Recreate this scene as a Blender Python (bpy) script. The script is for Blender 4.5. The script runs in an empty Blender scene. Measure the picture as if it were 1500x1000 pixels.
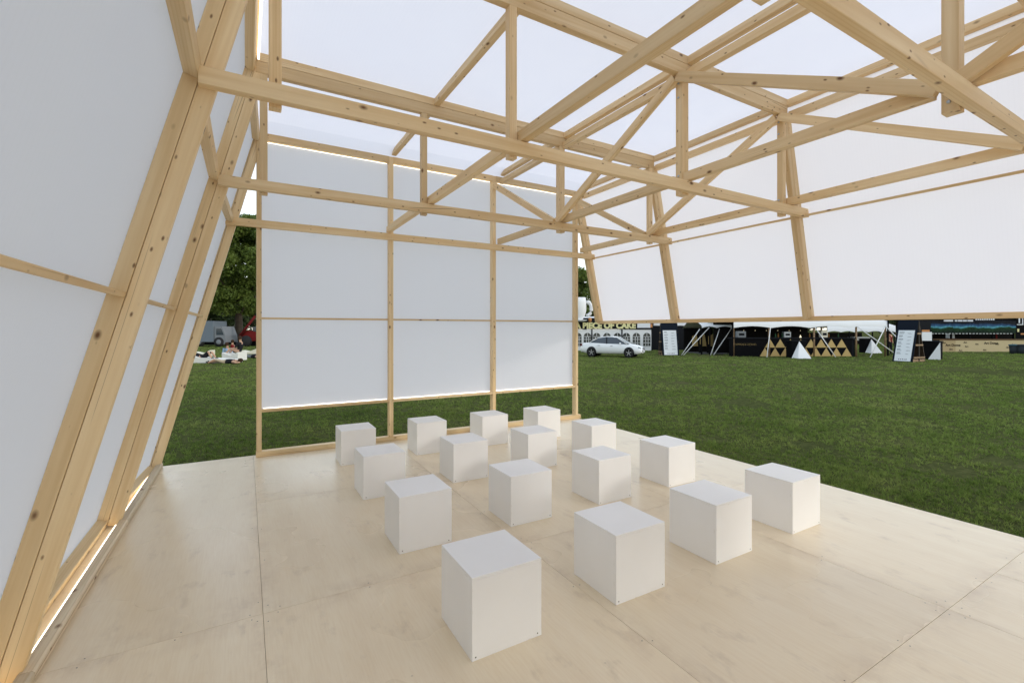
import bpy, bmesh, math, random
import numpy as np
from mathutils import Vector, Matrix

random.seed(7); rng = np.random.default_rng(7)
R = math.radians
scene = bpy.context.scene
col = scene.collection
S = 1.125                      # survey units -> metres (stool = 0.45 m)
G = -0.15                      # lawn level, deck top is z = 0

# ------------------------------------------------------------------ camera, sky, sun, exposure
YAW = R(29.95)
cd = bpy.data.cameras.new("camera"); cam = bpy.data.objects.new("camera", cd); col.objects.link(cam)
cam.location = (0, 0, 1.6*S); cam.rotation_euler = (R(90), 0, -YAW)
cd.sensor_width = 36; cd.lens = 677.2/1500*36; cd.shift_y = -0.0124; cd.clip_start = 0.05; cd.clip_end = 2000
scene.camera = cam
SUN_AZ = Vector((0.60, -0.80, 0)); SUN_EL = R(12)
w = bpy.data.worlds.new("World"); scene.world = w; w.use_nodes = True
nt = w.node_tree; bg = nt.nodes["Background"]
sky = nt.nodes.new("ShaderNodeTexSky"); sky.sky_type = 'NISHITA'; sky.sun_disc = False
sky.sun_elevation = SUN_EL; sky.sun_rotation = math.atan2(SUN_AZ.x, SUN_AZ.y)
sky.air_density = 1.0; sky.dust_density = 0.6; sky.ozone_density = 1.5
hs = nt.nodes.new("ShaderNodeHueSaturation"); hs.inputs["Value"].default_value = 4.1; hs.inputs["Saturation"].default_value = 0.74   # thin high cloud: a pale, even sky
gm = nt.nodes.new("ShaderNodeGamma"); gm.inputs[1].default_value = 0.4; nt.links.new(sky.outputs[0], gm.inputs[0])
nt.links.new(gm.outputs[0], hs.inputs["Color"]); nt.links.new(hs.outputs[0], bg.inputs[0]); bg.inputs[1].default_value = 0.15
sd = bpy.data.lights.new("sun", 'SUN'); sd.energy = 0.5; sd.angle = R(6); sd.color = (1, .94, .86)
so = bpy.data.objects.new("sun", sd); col.objects.link(so)
sdir = Vector((SUN_AZ.x*math.cos(SUN_EL), SUN_AZ.y*math.cos(SUN_EL), math.sin(SUN_EL)))
so.rotation_euler = sdir.to_track_quat('Z', 'Y').to_euler(); so.location = (20, -30, 12)
vs = scene.view_settings; vs.view_transform = 'Standard'; vs.look = 'None'; vs.gamma = 1; vs.exposure = 0.53
cy = scene.cycles
cy.use_denoising = True; cy.denoiser = 'OPENIMAGEDENOISE'
cy.max_bounces = 10; cy.diffuse_bounces = 6; cy.transmission_bounces = 8; cy.transparent_max_bounces = 8
cy.sample_clamp_indirect = 8.0; cy.caustics_reflective = False; cy.caustics_refractive = False

# ------------------------------------------------------------------ materials
def mat(name, color=(.5, .5, .5), rough=.6, metal=0, emit=None, spec=None):
    m = bpy.data.materials.new(name); m.use_nodes = True
    b = m.node_tree.nodes["Principled BSDF"]
    b.inputs["Base Color"].default_value = (*color, 1); b.inputs["Roughness"].default_value = rough
    b.inputs["Metallic"].default_value = metal
    if spec is not None: b.inputs["Specular IOR Level"].default_value = spec
    if emit:
        b.inputs["Emission Color"].default_value = (*emit[0], 1); b.inputs["Emission Strength"].default_value = emit[1]
    return m

class N:
    """small node helper"""
    def __init__(s, m): s.t = m.node_tree; s.b = s.t.nodes.get("Principled BSDF")
    def n(s, typ, **kw):
        x = s.t.nodes.new("ShaderNode"+typ)
        for k, v in kw.items():
            if k.startswith("i_"):
                key = k[2:]; x.inputs[int(key) if key.isdigit() else key.replace("_", " ")].default_value = v
            else: setattr(x, k, v)
        return x
    def l(s, a, ao, b, bi): s.t.links.new(a.outputs[ao], b.inputs[bi])
    def ramp(s, src, so_, stops):
        r = s.n("ValToRGB"); e = r.color_ramp.elements
        while len(e) < len(stops): e.new(.5)
        for k, (p, c) in enumerate(stops):
            e[k].position = p; e[k].color = (*c, 1) if len(c) == 3 else c
        if src: s.l(src, so_, r, 0)
        return r
    def mix(s, a, ao, b, bo, f, fo, mode='MIX', fac=None):
        x = s.n("Mix", data_type='RGBA', blend_type=mode)
        if f is not None: s.t.links.new(f.outputs[fo], x.inputs[0])
        elif fac is not None: x.inputs[0].default_value = fac
        for src, o, idx in ((a, ao, 6), (b, bo, 7)):
            if isinstance(src, tuple): x.inputs[idx].default_value = (*src, 1)
            else: s.t.links.new(src.outputs[o], x.inputs[idx])
        return x

def wood_mat(name, c0, c1, knot=(.16, .075, .03), grain=1.0, rough=.55):
    m = mat(name, c0, rough, spec=.3); k = N(m)
    tc = k.n("TexCoord"); oi = k.n("ObjectInfo")
    off = k.n("VectorMath", operation='SCALE'); k.l(oi, "Random", off, "Scale"); off.inputs[0].default_value = (37., 53., 91.)
    add = k.n("VectorMath", operation='ADD'); k.l(tc, "Object", add, 0); k.l(off, 0, add, 1)
    # long fibres
    mp = k.n("Mapping"); mp.inputs["Scale"].default_value = (1.2, 34, 34); k.l(add, 0, mp, 0)
    nz = k.n("TexNoise", i_Scale=1.0, i_Detail=4.0, i_Roughness=.55); k.l(mp, 0, nz, "Vector")
    mp2 = k.n("Mapping"); mp2.inputs["Scale"].default_value = (.55, 9, 9); k.l(add, 0, mp2, 0)
    nz2 = k.n("TexNoise", i_Scale=1.0, i_Detail=2.0, i_Distortion=.6); k.l(mp2, 0, nz2, "Vector")
    wv = k.n("TexWave", wave_type='BANDS', bands_direction='Y', i_Scale=5.5, i_Distortion=3.5, i_Detail=1.5)
    mp3 = k.n("Mapping"); mp3.inputs["Scale"].default_value = (.16, 3.2, 2.3); k.l(add, 0, mp3, 0); k.l(mp3, 0, wv, "Vector")
    r1 = k.ramp(nz, 0, [(.30, c1), (.70, c0)])
    r2 = k.ramp(nz2, 0, [(.35, tuple(x*.86 for x in c0)), (.65, (1, 1, 1))])
    mx = k.mix(r1, 0, r2, 0, None, 0, 'MULTIPLY', .42*grain)
    r3 = k.ramp(wv, "Fac", [(.0, (.80, .70, .58)), (.45, (1, 1, 1))])
    mx = k.mix(mx, 2, r3, 0, None, 0, 'MULTIPLY', .30*grain)
    # per-board tone
    tone = k.n("MapRange"); tone.inputs[3].default_value = .84; tone.inputs[4].default_value = 1.07; k.l(oi, "Random", tone, 0)
    tv = k.n("CombineXYZ"); [k.l(tone, 0, tv, q) for q in range(3)]
    mx = k.mix(mx, 2, tv, 0, None, 0, 'MULTIPLY', 1.0)
    # drying checks: long thin dark cracks
    mpc = k.n("Mapping"); mpc.inputs["Scale"].default_value = (.16, 10, 10); k.l(add, 0, mpc, 0)
    vc = k.n("TexVoronoi", feature='DISTANCE_TO_EDGE', i_Scale=1.0); k.l(mpc, 0, vc, "Vector")
    cr = k.ramp(vc, "Distance", [(.0, (1, 1, 1)), (.012, (0, 0, 0))])
    nc = k.n("TexNoise", i_Scale=.9, i_Detail=1.0); k.l(add, 0, nc, "Vector"); cg = k.ramp(nc, 0, [(.56, (0, 0, 0)), (.62, (.8, .8, .8))])
    cm = k.n("Math", operation='MULTIPLY'); k.l(cr, 0, cm, 0); k.l(cg, 0, cm, 1)
    mx = k.mix(mx, 2, (.22, .12, .06), 0, cm, 0)
    # knots: round ones and pin knots
    for sc_, lo, hi, gate_, amt in (((4.6, 8.5, 8.5), .06, .17, .45, 1.0), ((9, 19, 19), .07, .17, .55, .9)):
        mp4 = k.n("Mapping"); mp4.inputs["Scale"].default_value = sc_; k.l(add, 0, mp4, 0)
        vo = k.n("TexVoronoi", i_Scale=1.0); k.l(mp4, 0, vo, "Vector")
        kr = k.ramp(vo, "Distance", [(lo, (1, 1, 1)), (lo+.05, (.5, .5, .5)), (hi, (0, 0, 0))])
        gate = k.n("SeparateColor"); k.l(vo, "Color", gate, 0)
        gt = k.n("Math", operation='GREATER_THAN'); gt.inputs[1].default_value = gate_; k.l(gate, 0, gt, 0)
        ml = k.n("Math", operation='MULTIPLY'); k.l(kr, 0, ml, 0); k.l(gt, 0, ml, 1)
        m2_ = k.n("Math", operation='MULTIPLY'); k.l(ml, 0, m2_, 0); m2_.inputs[1].default_value = amt
        mx = k.mix(mx, 2, knot, 0, m2_, 0)
    k.l(mx, 2, k.b, "Base Color")
    bp = k.n("Bump", i_Strength=.12, i_Distance=.004); k.l(nz, 0, bp, "Height"); k.l(bp, 0, k.b, "Normal")
    return m

M = {}
M['pine'] = wood_mat("pine_timber", (.86, .685, .425), (.78, .595, .345))
M['batten'] = wood_mat("raw_batten", (.72, .62, .46), (.64, .53, .38), grain=1.0)
M['post_brown'] = wood_mat("tent_pole_wood", (.33, .22, .12), (.26, .17, .09))
M['dark_wood'] = wood_mat("dark_stained_wood", (.09, .06, .04), (.06, .04, .03))

def ply_mat():
    m = mat("birch_plywood", (.64, .55, .42), .33, spec=.5); k = N(m)
    tc = k.n("TexCoord"); oi = k.n("ObjectInfo")
    off = k.n("VectorMath", operation='SCALE'); k.l(oi, "Random", off, "Scale"); off.inputs[0].default_value = (41., 73., 17.)
    add = k.n("VectorMath", operation='ADD'); k.l(tc, "Object", add, 0); k.l(off, 0, add, 1)
    mp = k.n("Mapping"); mp.inputs["Scale"].default_value = (6.0, 1.0, 1); k.l(add, 0, mp, 0)
    n1 = k.n("TexNoise", i_Scale=1.1, i_Detail=5.0, i_Distortion=.15); k.l(mp, 0, n1, "Vector")
    n2 = k.n("TexNoise", i_Scale=.8, i_Detail=3.0); k.l(add, 0, n2, "Vector")
    mpf = k.n("Mapping"); mpf.inputs["Scale"].default_value = (90, 6, 1); k.l(add, 0, mpf, 0)
    n3 = k.n("TexNoise", i_Scale=1.0, i_Detail=3.0); k.l(mpf, 0, n3, "Vector")
    c = k.ramp(n1, 0, [(.25, (.80, .68, .495)), (.5, (.83, .715, .527)), (.78, (.86, .755, .57))])
    c2 = k.ramp(n2, 0, [(.3, (.94, .91, .88)), (.7, (1, 1, 1))])
    mx = k.mix(c, 0, c2, 0, None, 0, 'MULTIPLY', .8)
    c3 = k.ramp(n3, 0, [(.35, (.92, .88, .83)), (.6, (1, 1, 1))])
    mx = k.mix(mx, 2, c3, 0, None, 0, 'MULTIPLY', .45)
    # tone per sheet
    tone = k.n("MapRange"); tone.inputs[3].default_value = .94; tone.inputs[4].default_value = 1.05; k.l(oi, "Random", tone, 0)
    tv = k.n("CombineXYZ"); [k.l(tone, 0, tv, q) for q in range(3)]
    mx = k.mix(mx, 2, tv, 0, None, 0, 'MULTIPLY', 1.0)
    # scuffs: smeared brown marks
    mps = k.n("Mapping"); mps.inputs["Scale"].default_value = (6.5, 3.2, 1); k.l(add, 0, mps, 0)
    n4 = k.n("TexNoise", i_Scale=1.0, i_Detail=6.0, i_Roughness=.62, i_Distortion=.15); k.l(mps, 0, n4, "Vector")
    sr = k.ramp(n4, 0, [(.58, (0, 0, 0)), (.82, (1, 1, 1))])
    msk = k.n("Math", operation='MULTIPLY'); msk.inputs[1].default_value = .55; k.l(sr, 0, msk, 0)
    mx = k.mix(mx, 2, (.40, .29, .21), 0, msk, 0)
    # grubby handling marks along the sheet edges
    sg_ = k.n("SeparateXYZ"); k.l(tc, "Generated", sg_, 0); eds = []
    for ax in (0, 1):
        a_ = k.n("Math", operation='SUBTRACT'); k.l(sg_, ax, a_, 0); a_.inputs[1].default_value = .5
        b_ = k.n("Math", operation='ABSOLUTE'); k.l(a_, 0, b_, 0); eds.append(b_)
    mxx = k.n("Math", operation='MAXIMUM'); k.l(eds[0], 0, mxx, 0); k.l(eds[1], 0, mxx, 1)
    er = k.ramp(mxx, 0, [(.42, (0, 0, 0)), (.5, (1, 1, 1))])
    n5 = k.n("TexNoise", i_Scale=3.2, i_Detail=7.0, i_Roughness=.68, i_Distortion=.15); k.l(add, 0, n5, "Vector")
    e5 = k.ramp(n5, 0, [(.44, (0, 0, 0)), (.74, (1, 1, 1))])
    em = k.n("Math", operation='MULTIPLY'); k.l(er, 0, em, 0); k.l(e5, 0, em, 1)
    em2 = k.n("Math", operation='MULTIPLY'); k.l(em, 0, em2, 0); em2.inputs[1].default_value = .55
    mx = k.mix(mx, 2, (.42, .29, .20), 0, em2, 0)
    vo = k.n("TexVoronoi", i_Scale=5.0); k.l(add, 0, vo, "Vector")
    vr = k.ramp(vo, "Distance", [(.025, (1, 1, 1)), (.05, (0, 0, 0))])
    g = k.n("SeparateColor"); k.l(vo, "Color", g, 0)
    gt = k.n("Math", operation='GREATER_THAN'); gt.inputs[1].default_value = .78; k.l(g, 1, gt, 0)
    ml = k.n("Math", operation='MULTIPLY'); k.l(vr, 0, ml, 0); k.l(gt, 0, ml, 1)
    ml2 = k.n("Math", operation='MULTIPLY'); k.l(ml, 0, ml2, 0); ml2.inputs[1].default_value = .5
    mx = k.mix(mx, 2, (.25, .18, .12), 0, ml2, 0)
    k.l(mx, 2, k.b, "Base Color")
    rr = k.ramp(n2, 0, [(.3, (.25,)*3), (.7, (.33,)*3)]); k.l(rr, 0, k.b, "Roughness")
    bp = k.n("Bump", i_Strength=.02, i_Distance=.003); k.l(n1, 0, bp, "Height"); k.l(bp, 0, k.b, "Normal")
    return m
M['ply'] = ply_mat()
M['ply_edge'] = mat("plywood_core", (.30, .19, .11), .8)
M['screw'] = mat("screw_steel", (.10, .09, .085), .45, .6)
M['bolt'] = mat("zinc_bolt", (.45, .50, .55), .35, .9)

def membrane_mat(axis):
    m = bpy.data.materials.new("translucent_white_sheet"); m.use_nodes = True
    t = m.node_tree; t.nodes.clear(); k = N(m)
    out = k.n("OutputMaterial"); d = k.n("BsdfDiffuse"); tr = k.n("BsdfTranslucent"); gl = k.n("BsdfGlossy")
    tc = k.n("TexCoord"); mp = k.n("Mapping"); mp.inputs["Scale"].default_value = (2.2, 2.2, .15); k.l(tc, "Object", mp, 0)
    nz = k.n("TexNoise", i_Scale=1.0, i_Detail=2.0); k.l(mp, 0, nz, "Vector")
    wv = k.n("TexWave", wave_type='BANDS', bands_direction=axis, i_Scale=9.0, i_Distortion=.0)   # twin-wall ribs
    mpw = k.n("Mapping"); mpw.inputs["Scale"].default_value = (1, 1, 1); k.l(tc, "Object", mpw, 0); k.l(mpw, 0, wv, "Vector")
    wr = k.ramp(wv, "Fac", [(.0, (.985, .985, .985)), (.25, (1, 1, 1))])
    r1 = k.ramp(nz, 0, [(.3, (.938, .918, .978)), (.7, (.956, .936, .988))]); rm = k.mix(r1, 0, wr, 0, None, 0, 'MULTIPLY', 1.0); k.l(rm, 2, tr, 0)
    d.inputs[0].default_value = (.965, .940, .975, 1)
    mx = k.n("MixShader"); mx.inputs[0].default_value = .67; k.l(d, 0, mx, 1); k.l(tr, 0, mx, 2)
    gl.inputs["Roughness"].default_value = .35; gl.inputs[0].default_value = (.9, .9, .9, 1)
    mx2 = k.n("MixShader"); mx2.inputs[0].default_value = .03; k.l(mx, 0, mx2, 1); k.l(gl, 0, mx2, 2)
    k.l(mx2, 0, out, 0)
    return m
M['membrane'] = membrane_mat('X'); M['membrane_y'] = membrane_mat('Y')
M['led'] = mat("led_tube", (1, 1, 1), .4, emit=((1, .95, .82), 2.4))

def paint_mat():
    m = mat("white_paint", (.80, .80, .795), .48, spec=.35); k = N(m)
    tc = k.n("TexCoord"); oi = k.n("ObjectInfo")
    off = k.n("VectorMath", operation='SCALE'); k.l(oi, "Random", off, "Scale"); off.inputs[0].default_value = (17., 29., 43.)
    add = k.n("VectorMath", operation='ADD'); k.l(tc, "Object", add, 0); k.l(off, 0, add, 1)
    n1 = k.n("TexNoise", i_Scale=3.0, i_Detail=4.0); k.l(add, 0, n1, "Vector")
    c = k.ramp(n1, 0, [(.3, (.89, .888, .882)), (.7, (.92, .92, .915))])
    n2 = k.n("TexNoise", i_Scale=22.0, i_Detail=5.0, i_Roughness=.7); k.l(add, 0, n2, "Vector")
    s = k.ramp(n2, 0, [(.72, (0, 0, 0)), (.80, (.45, .45, .45))])
    mx = k.mix(c, 0, (.55, .53, .50), 0, s, 0)
    tone = k.n("MapRange"); tone.inputs[3].default_value = .955; tone.inputs[4].default_value = 1.0; k.l(oi, "Random", tone, 0)
    tv = k.n("CombineXYZ"); [k.l(tone, 0, tv, q) for q in range(3)]
    mx = k.mix(mx, 2, tv, 0, None, 0, 'MULTIPLY', 1.0)
    sg_ = k.n("SeparateXYZ"); k.l(tc, "Generated", sg_, 0); eds = []
    for ax in range(3):
        a_ = k.n("Math", operation='SUBTRACT'); k.l(sg_, ax, a_, 0); a_.inputs[1].default_value = .5
        b_ = k.n("Math", operation='ABSOLUTE'); k.l(a_, 0, b_, 0)
        c_ = k.n("Math", operation='GREATER_THAN'); k.l(b_, 0, c_, 0); c_.inputs[1].default_value = .484; eds.append(c_)
    s1 = k.n("Math", operation='ADD'); k.l(eds[0], 0, s1, 0); k.l(eds[1], 0, s1, 1); s2 = k.n("Math", operation='ADD'); k.l(s1, 0, s2, 0); k.l(eds[2], 0, s2, 1)
    g2 = k.n("Math", operation='GREATER_THAN'); k.l(s2, 0, g2, 0); g2.inputs[1].default_value = 1.5
    n6 = k.n("TexNoise", i_Scale=14.0, i_Detail=5.0, i_Roughness=.7); k.l(add, 0, n6, "Vector")
    w6 = k.ramp(n6, 0, [(.56, (0, 0, 0)), (.68, (.3, .3, .3))])
    ew = k.n("Math", operation='MULTIPLY'); k.l(g2, 0, ew, 0); k.l(w6, 0, ew, 1)
    mx = k.mix(mx, 2, (.50, .42, .33), 0, ew, 0)
    k.l(mx, 2, k.b, "Base Color")
    n3 = k.n("TexNoise", i_Scale=180.0, i_Detail=2.0); k.l(tc, "Object", n3, "Vector")
    bp = k.n("Bump", i_Strength=.04, i_Distance=.002); k.l(n3, 0, bp, "Height"); k.l(bp, 0, k.b, "Normal")
    return m
M['paint'] = paint_mat()

# ------------------------------------------------------------------ mesh helpers
def add_obj(name, me, m=None, parent=None, loc=None, rot=None):
    o = bpy.data.objects.new(name, me); col.objects.link(o)
    if m is not None and me is not None and not me.materials: me.materials.append(m)
    if parent: o.parent = parent
    if loc is not None: o.location = loc
    if rot is not None: o.rotation_euler = rot
    return o
def tag(o, label, cat, group=None):
    o['label'] = label; o['category'] = cat
    if group: o['group'] = group
    return o
def empty(name, loc=(0, 0, 0), rz=0, label=None, cat=None, group=None):
    o = bpy.data.objects.new(name, None); o.empty_display_size = .2; col.objects.link(o)
    o.location = loc; o.rotation_euler = (0, 0, rz)
    if label: tag(o, label, cat, group)
    return o
def pyd(name, v, f, smooth=False):
    me = bpy.data.meshes.new(name); me.from_pydata([tuple(x) for x in v], [], f); me.update()
    if smooth: me.shade_smooth()
    return me
def prism_x(name, L, w, h, c=.003):
    """bar along local X with chamfered long edges"""
    a, b = w/2, h/2; c = min(c, a*.4, b*.4)
    ring = [(-a+c, -b), (a-c, -b), (a, -b+c), (a, b-c), (a-c, b), (-a+c, b), (-a, b-c), (-a, -b+c)]
    v = [(x, y, z) for x in (-L/2, L/2) for y, z in ring]
    f = [(i, (i+1) % 8, 8+(i+1) % 8, 8+i)[::-1] for i in range(8)] + [tuple(range(8)), tuple(range(15, 7, -1))]
    f = [tuple(q) for q in f]
    me = pyd(name, v, f)
    bm = bmesh.new(); bm.from_mesh(me); bmesh.ops.recalc_face_normals(bm, faces=bm.faces); bm.to_mesh(me); bm.free()
    return me
def box_me(name, sx, sy, sz, bevel=0.0, centre=(0, 0, 0)):
    bm = bmesh.new(); bmesh.ops.create_cube(bm, size=1)
    bmesh.ops.scale(bm, vec=(sx, sy, sz), verts=bm.verts)
    if bevel: bmesh.ops.bevel(bm, geom=bm.edges[:], offset=bevel, segments=1, affect='EDGES')
    bmesh.ops.translate(bm, vec=centre, verts=bm.verts)
    me = bpy.data.meshes.new(name); bm.to_mesh(me); bm.free(); return me
def multi_box(name, boxes):
    """several boxes (x0,x1,y0,y1,z0,z1) joined in one mesh"""
    v, f = [], []
    for x0, x1, y0, y1, z0, z1 in boxes:
        n = len(v)
        v += [(x0, y0, z0), (x1, y0, z0), (x1, y1, z0), (x0, y1, z0), (x0, y0, z1), (x1, y0, z1), (x1, y1, z1), (x0, y1, z1)]
        f += [tuple(n+i for i in q) for q in ((3, 2, 1, 0), (4, 5, 6, 7), (0, 1, 5, 4), (1, 2, 6, 5), (2, 3, 7, 6), (3, 0, 4, 7))]
    return pyd(name, v, f)
def tube_me(name, pts, radii, seg=8, cap=True):
    pts = [Vector(p) for p in pts]
    if not hasattr(radii, '__len__'): radii = [radii]*len(pts)
    v, f = [], []
    for i, p in enumerate(pts):
        d = (pts[min(i+1, len(pts)-1)]-pts[max(i-1, 0)]).normalized()
        a = d.cross(Vector((0, 0, 1)) if abs(d.z) < .95 else Vector((1, 0, 0))).normalized(); b = d.cross(a)
        for q in range(seg):
            t = 2*math.pi*q/seg; v.append(p+(a*math.cos(t)+b*math.sin(t))*radii[i])
    for i in range(len(pts)-1):
        for q in range(seg):
            f.append((i*seg+q, i*seg+(q+1) % seg, (i+1)*seg+(q+1) % seg, (i+1)*seg+q))
    if cap: f += [tuple(range(seg))[::-1], tuple(range((len(pts)-1)*seg, len(pts)*seg))]
    return pyd(name, v, f, True)
def lathe_me(name, prof, seg=24, smooth=True):
    v, f = [], []
    for r, z in prof:
        for q in range(seg):
            t = 2*math.pi*q/seg; v.append((r*math.cos(t), r*math.sin(t), z))
    for i in range(len(prof)-1):
        for q in range(seg):
            f.append((i*seg+q, i*seg+(q+1) % seg, (i+1)*seg+(q+1) % seg, (i+1)*seg+q))
    f += [tuple(range(seg))[::-1], tuple(range((len(prof)-1)*seg, len(prof)*seg))]
    return pyd(name, v, f, smooth)
def extrude_poly(name, pts, y0, y1):
    """polygon in local XZ extruded along Y"""
    n = len(pts); v = [(x, y0, z) for x, z in pts]+[(x, y1, z) for x, z in pts]
    f = [tuple(range(n)), tuple(range(2*n-1, n-1, -1))]+[(i, n+i, n+(i+1) % n, (i+1) % n) for i in range(n)]
    me = pyd(name, v, f)
    bm = bmesh.new(); bm.from_mesh(me); bmesh.ops.recalc_face_normals(bm, faces=bm.faces); bm.to_mesh(me); bm.free()
    return me
def text_me(name, body, size, extrude=.01, offset=0., align='LEFT'):
    cu = bpy.data.curves.new(name, 'FONT'); cu.body = body; cu.size = size; cu.extrude = extrude; cu.offset = offset
    cu.align_x = align; cu.resolution_u = 3
    o = bpy.data.objects.new(name, cu); col.objects.link(o)
    dg = bpy.context.evaluated_depsgraph_get(); me = bpy.data.meshes.new_from_object(o.evaluated_get(dg))
    bpy.data.objects.remove(o); bpy.data.curves.remove(cu)
    me.materials.clear(); me.name = name
    return me

# ------------------------------------------------------------------ lawn
def lawn_mat():
    m = mat("lawn", (.05, .08, .02), 1.0, spec=0.); k = N(m)
    tc = k.n("TexCoord")
    n1 = k.n("TexNoise", i_Scale=.35, i_Detail=6.0, i_Roughness=.65); k.l(tc, "Object", n1, "Vector")
    n2 = k.n("TexNoise", i_Scale=9.0, i_Detail=8.0, i_Roughness=.75); k.l(tc, "Object", n2, "Vector")
    c = k.ramp(n2, 0, [(.3, (.034, .041, .018)), (.5, (.078, .092, .036)), (.72, (.138, .145, .062))])
    c1 = k.ramp(n1, 0, [(.3, (.75, .78, .7)), (.6, (1.1, 1.05, 1.0))])
    mx = k.mix(c, 0, c1, 0, None, 0, 'MULTIPLY', .9)
    n3 = k.n("TexNoise", i_Scale=.22, i_Detail=5.0, i_Roughness=.6, i_Distortion=.4)
    mp = k.n("Mapping"); mp.inputs["Location"].default_value = (3.1, 7.7, 0); k.l(tc, "Object", mp, 0); k.l(mp, 0, n3, "Vector")
    s = k.ramp(n3, 0, [(.60, (0, 0, 0)), (.70, (.8, .8, .8))])
    mx = k.mix(mx, 2, (.115, .088, .058), 0, s, 0)
    k.l(mx, 2, k.b, "Base Color")
    bp = k.n("Bump", i_Strength=.6, i_Distance=.05); k.l(n2, 0, bp, "Height"); k.l(bp, 0, k.b, "Normal")
    return m
M['lawn'] = lawn_mat()
gnd = add_obj("lawn", pyd("lawn", [(-700, -300, 0), (700, -300, 0), (700, 900, 0), (-700, 900, 0)], [(0, 1, 2, 3)]), M['lawn'], loc=(0, 0, G))
gnd['kind'] = 'structure'

# ------------------------------------------------------------------ plywood deck
XS = [-1.08, .085, 1.785, 3.48, 5.17]; YS = [-2.76, -.86, 1.045, 2.95, 4.855, 6.70]
fx0, fx1, fy0, fy1 = XS[0]*S, XS[-1]*S, YS[0]*S, YS[-1]*S
floor = add_obj("floor", multi_box("floor", [(fx0+.02, fx1-.02, fy0+.02, fy1-.02, G, -.021)]), M['ply_edge'])
floor['kind'] = 'structure'
def sheet(x0, x1, y0, y1):
    g = .0011; lx, ly = (x1-x0)*S-2*g, (y1-y0)*S-2*g
    return add_obj("plywood_sheet", box_me("plywood_sheet", lx, ly, .018, .0008), M['ply'], floor, ((x0+x1)/2*S, (y0+y1)/2*S, -.009))
scr = []
for i in range(4):
    for j in range(5):
        x0, x1, y0, y1 = XS[i], XS[i+1], YS[j], YS[j+1]
        if i == 0 and j == 4: continue
        if i == 0 and j == 3: y1 = YS[5]
        if i == 3 and j == 1:
            sheet(x0, 4.27, y0, y1); sheet(4.27, x1, y0, y1)
        else: sheet(x0, x1, y0, y1)
        e = .03
        for t in (.04, .35, .66, .96):
            for X in (x0+e, x1-e): scr.append((X+random.uniform(-.01, .01), y0+(y1-y0)*t+random.uniform(-.02, .02)))
            for Y in (y0+e, y1-e): scr.append((x0+(x1-x0)*t+random.uniform(-.02, .02), Y+random.uniform(-.01, .01)))
v, f = [], []
for X, Y in scr:
    n = len(v)
    for q in range(6): v.append((X*S+.0042*math.cos(q*math.pi/3), Y*S+.0042*math.sin(q*math.pi/3), .0006))
    f.append(tuple(range(n, n+6)))
sc_o = add_obj("screw_heads", pyd("screw_heads", v, f), M['screw'], floor); sc_o['kind'] = 'stuff'

# ------------------------------------------------------------------ pavilion frame
pav = empty("pavilion", (2.63*S, 3*S, 0), 0, "pale timber frame pavilion with translucent white sheet walls and roof", "pavilion")
PL = Vector(pav.location)
def timber(name, a, b, w, h, up=(0, 0, 1), m='pine', parent=pav, c=.003):
    """bar from a to b (survey units); w across, h along 'up'"""
    a, b = Vector(a)*S, Vector(b)*S; d = b-a; L = d.length; x = d/L
    up = Vector(up); y = up.cross(x).normalized(); z = x.cross(y)
    o = add_obj(name, prism_x(name, L, w*S, h*S, c), M[m], parent)
    mw = Matrix((x, y, z)).transposed().to_4x4(); mw.translation = (a+b)/2
    o.matrix_basis = Matrix.Translation(-PL) @ mw
    return o
def bar(name, x0, x1, y0, y1, z0, z1, m='pine', c=.003):
    dx, dy, dz = x1-x0, y1-y0, z1-z0; cx, cyy, cz = (x0+x1)/2, (y0+y1)/2, (z0+z1)/2
    if dx >= dy and dx >= dz: return timber(name, (x0, cyy, cz), (x1, cyy, cz), dy, dz, m=m, c=c)
    if dy >= dz: return timber(name, (cx, y0, cz), (cx, y1, cz), dx, dz, m=m, c=c)
    return timber(name, (cx, cyy, z0), (cx, cyy, z1), dx, dy, up=(0, 1, 0), m=m, c=c)
def panel(a, b, c, d, m='membrane'):
    v = [Vector(p)*S-PL for p in (a, b, c, d)]
    mid = sum(v, Vector())/4
    o = add_obj("wall_sheet", pyd("wall_sheet", [p-mid for p in v], [(0, 1, 2, 3)]), M[m], pav, mid)
    return o
def led(a, b, r=.006):
    a, b = Vector(a)*S-PL, Vector(b)*S-PL; mid = (a+b)/2
    return add_obj("led_tube", tube_me("led_tube", [a-mid, b-mid], r*S, 8), M['led'], pav, mid)

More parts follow.
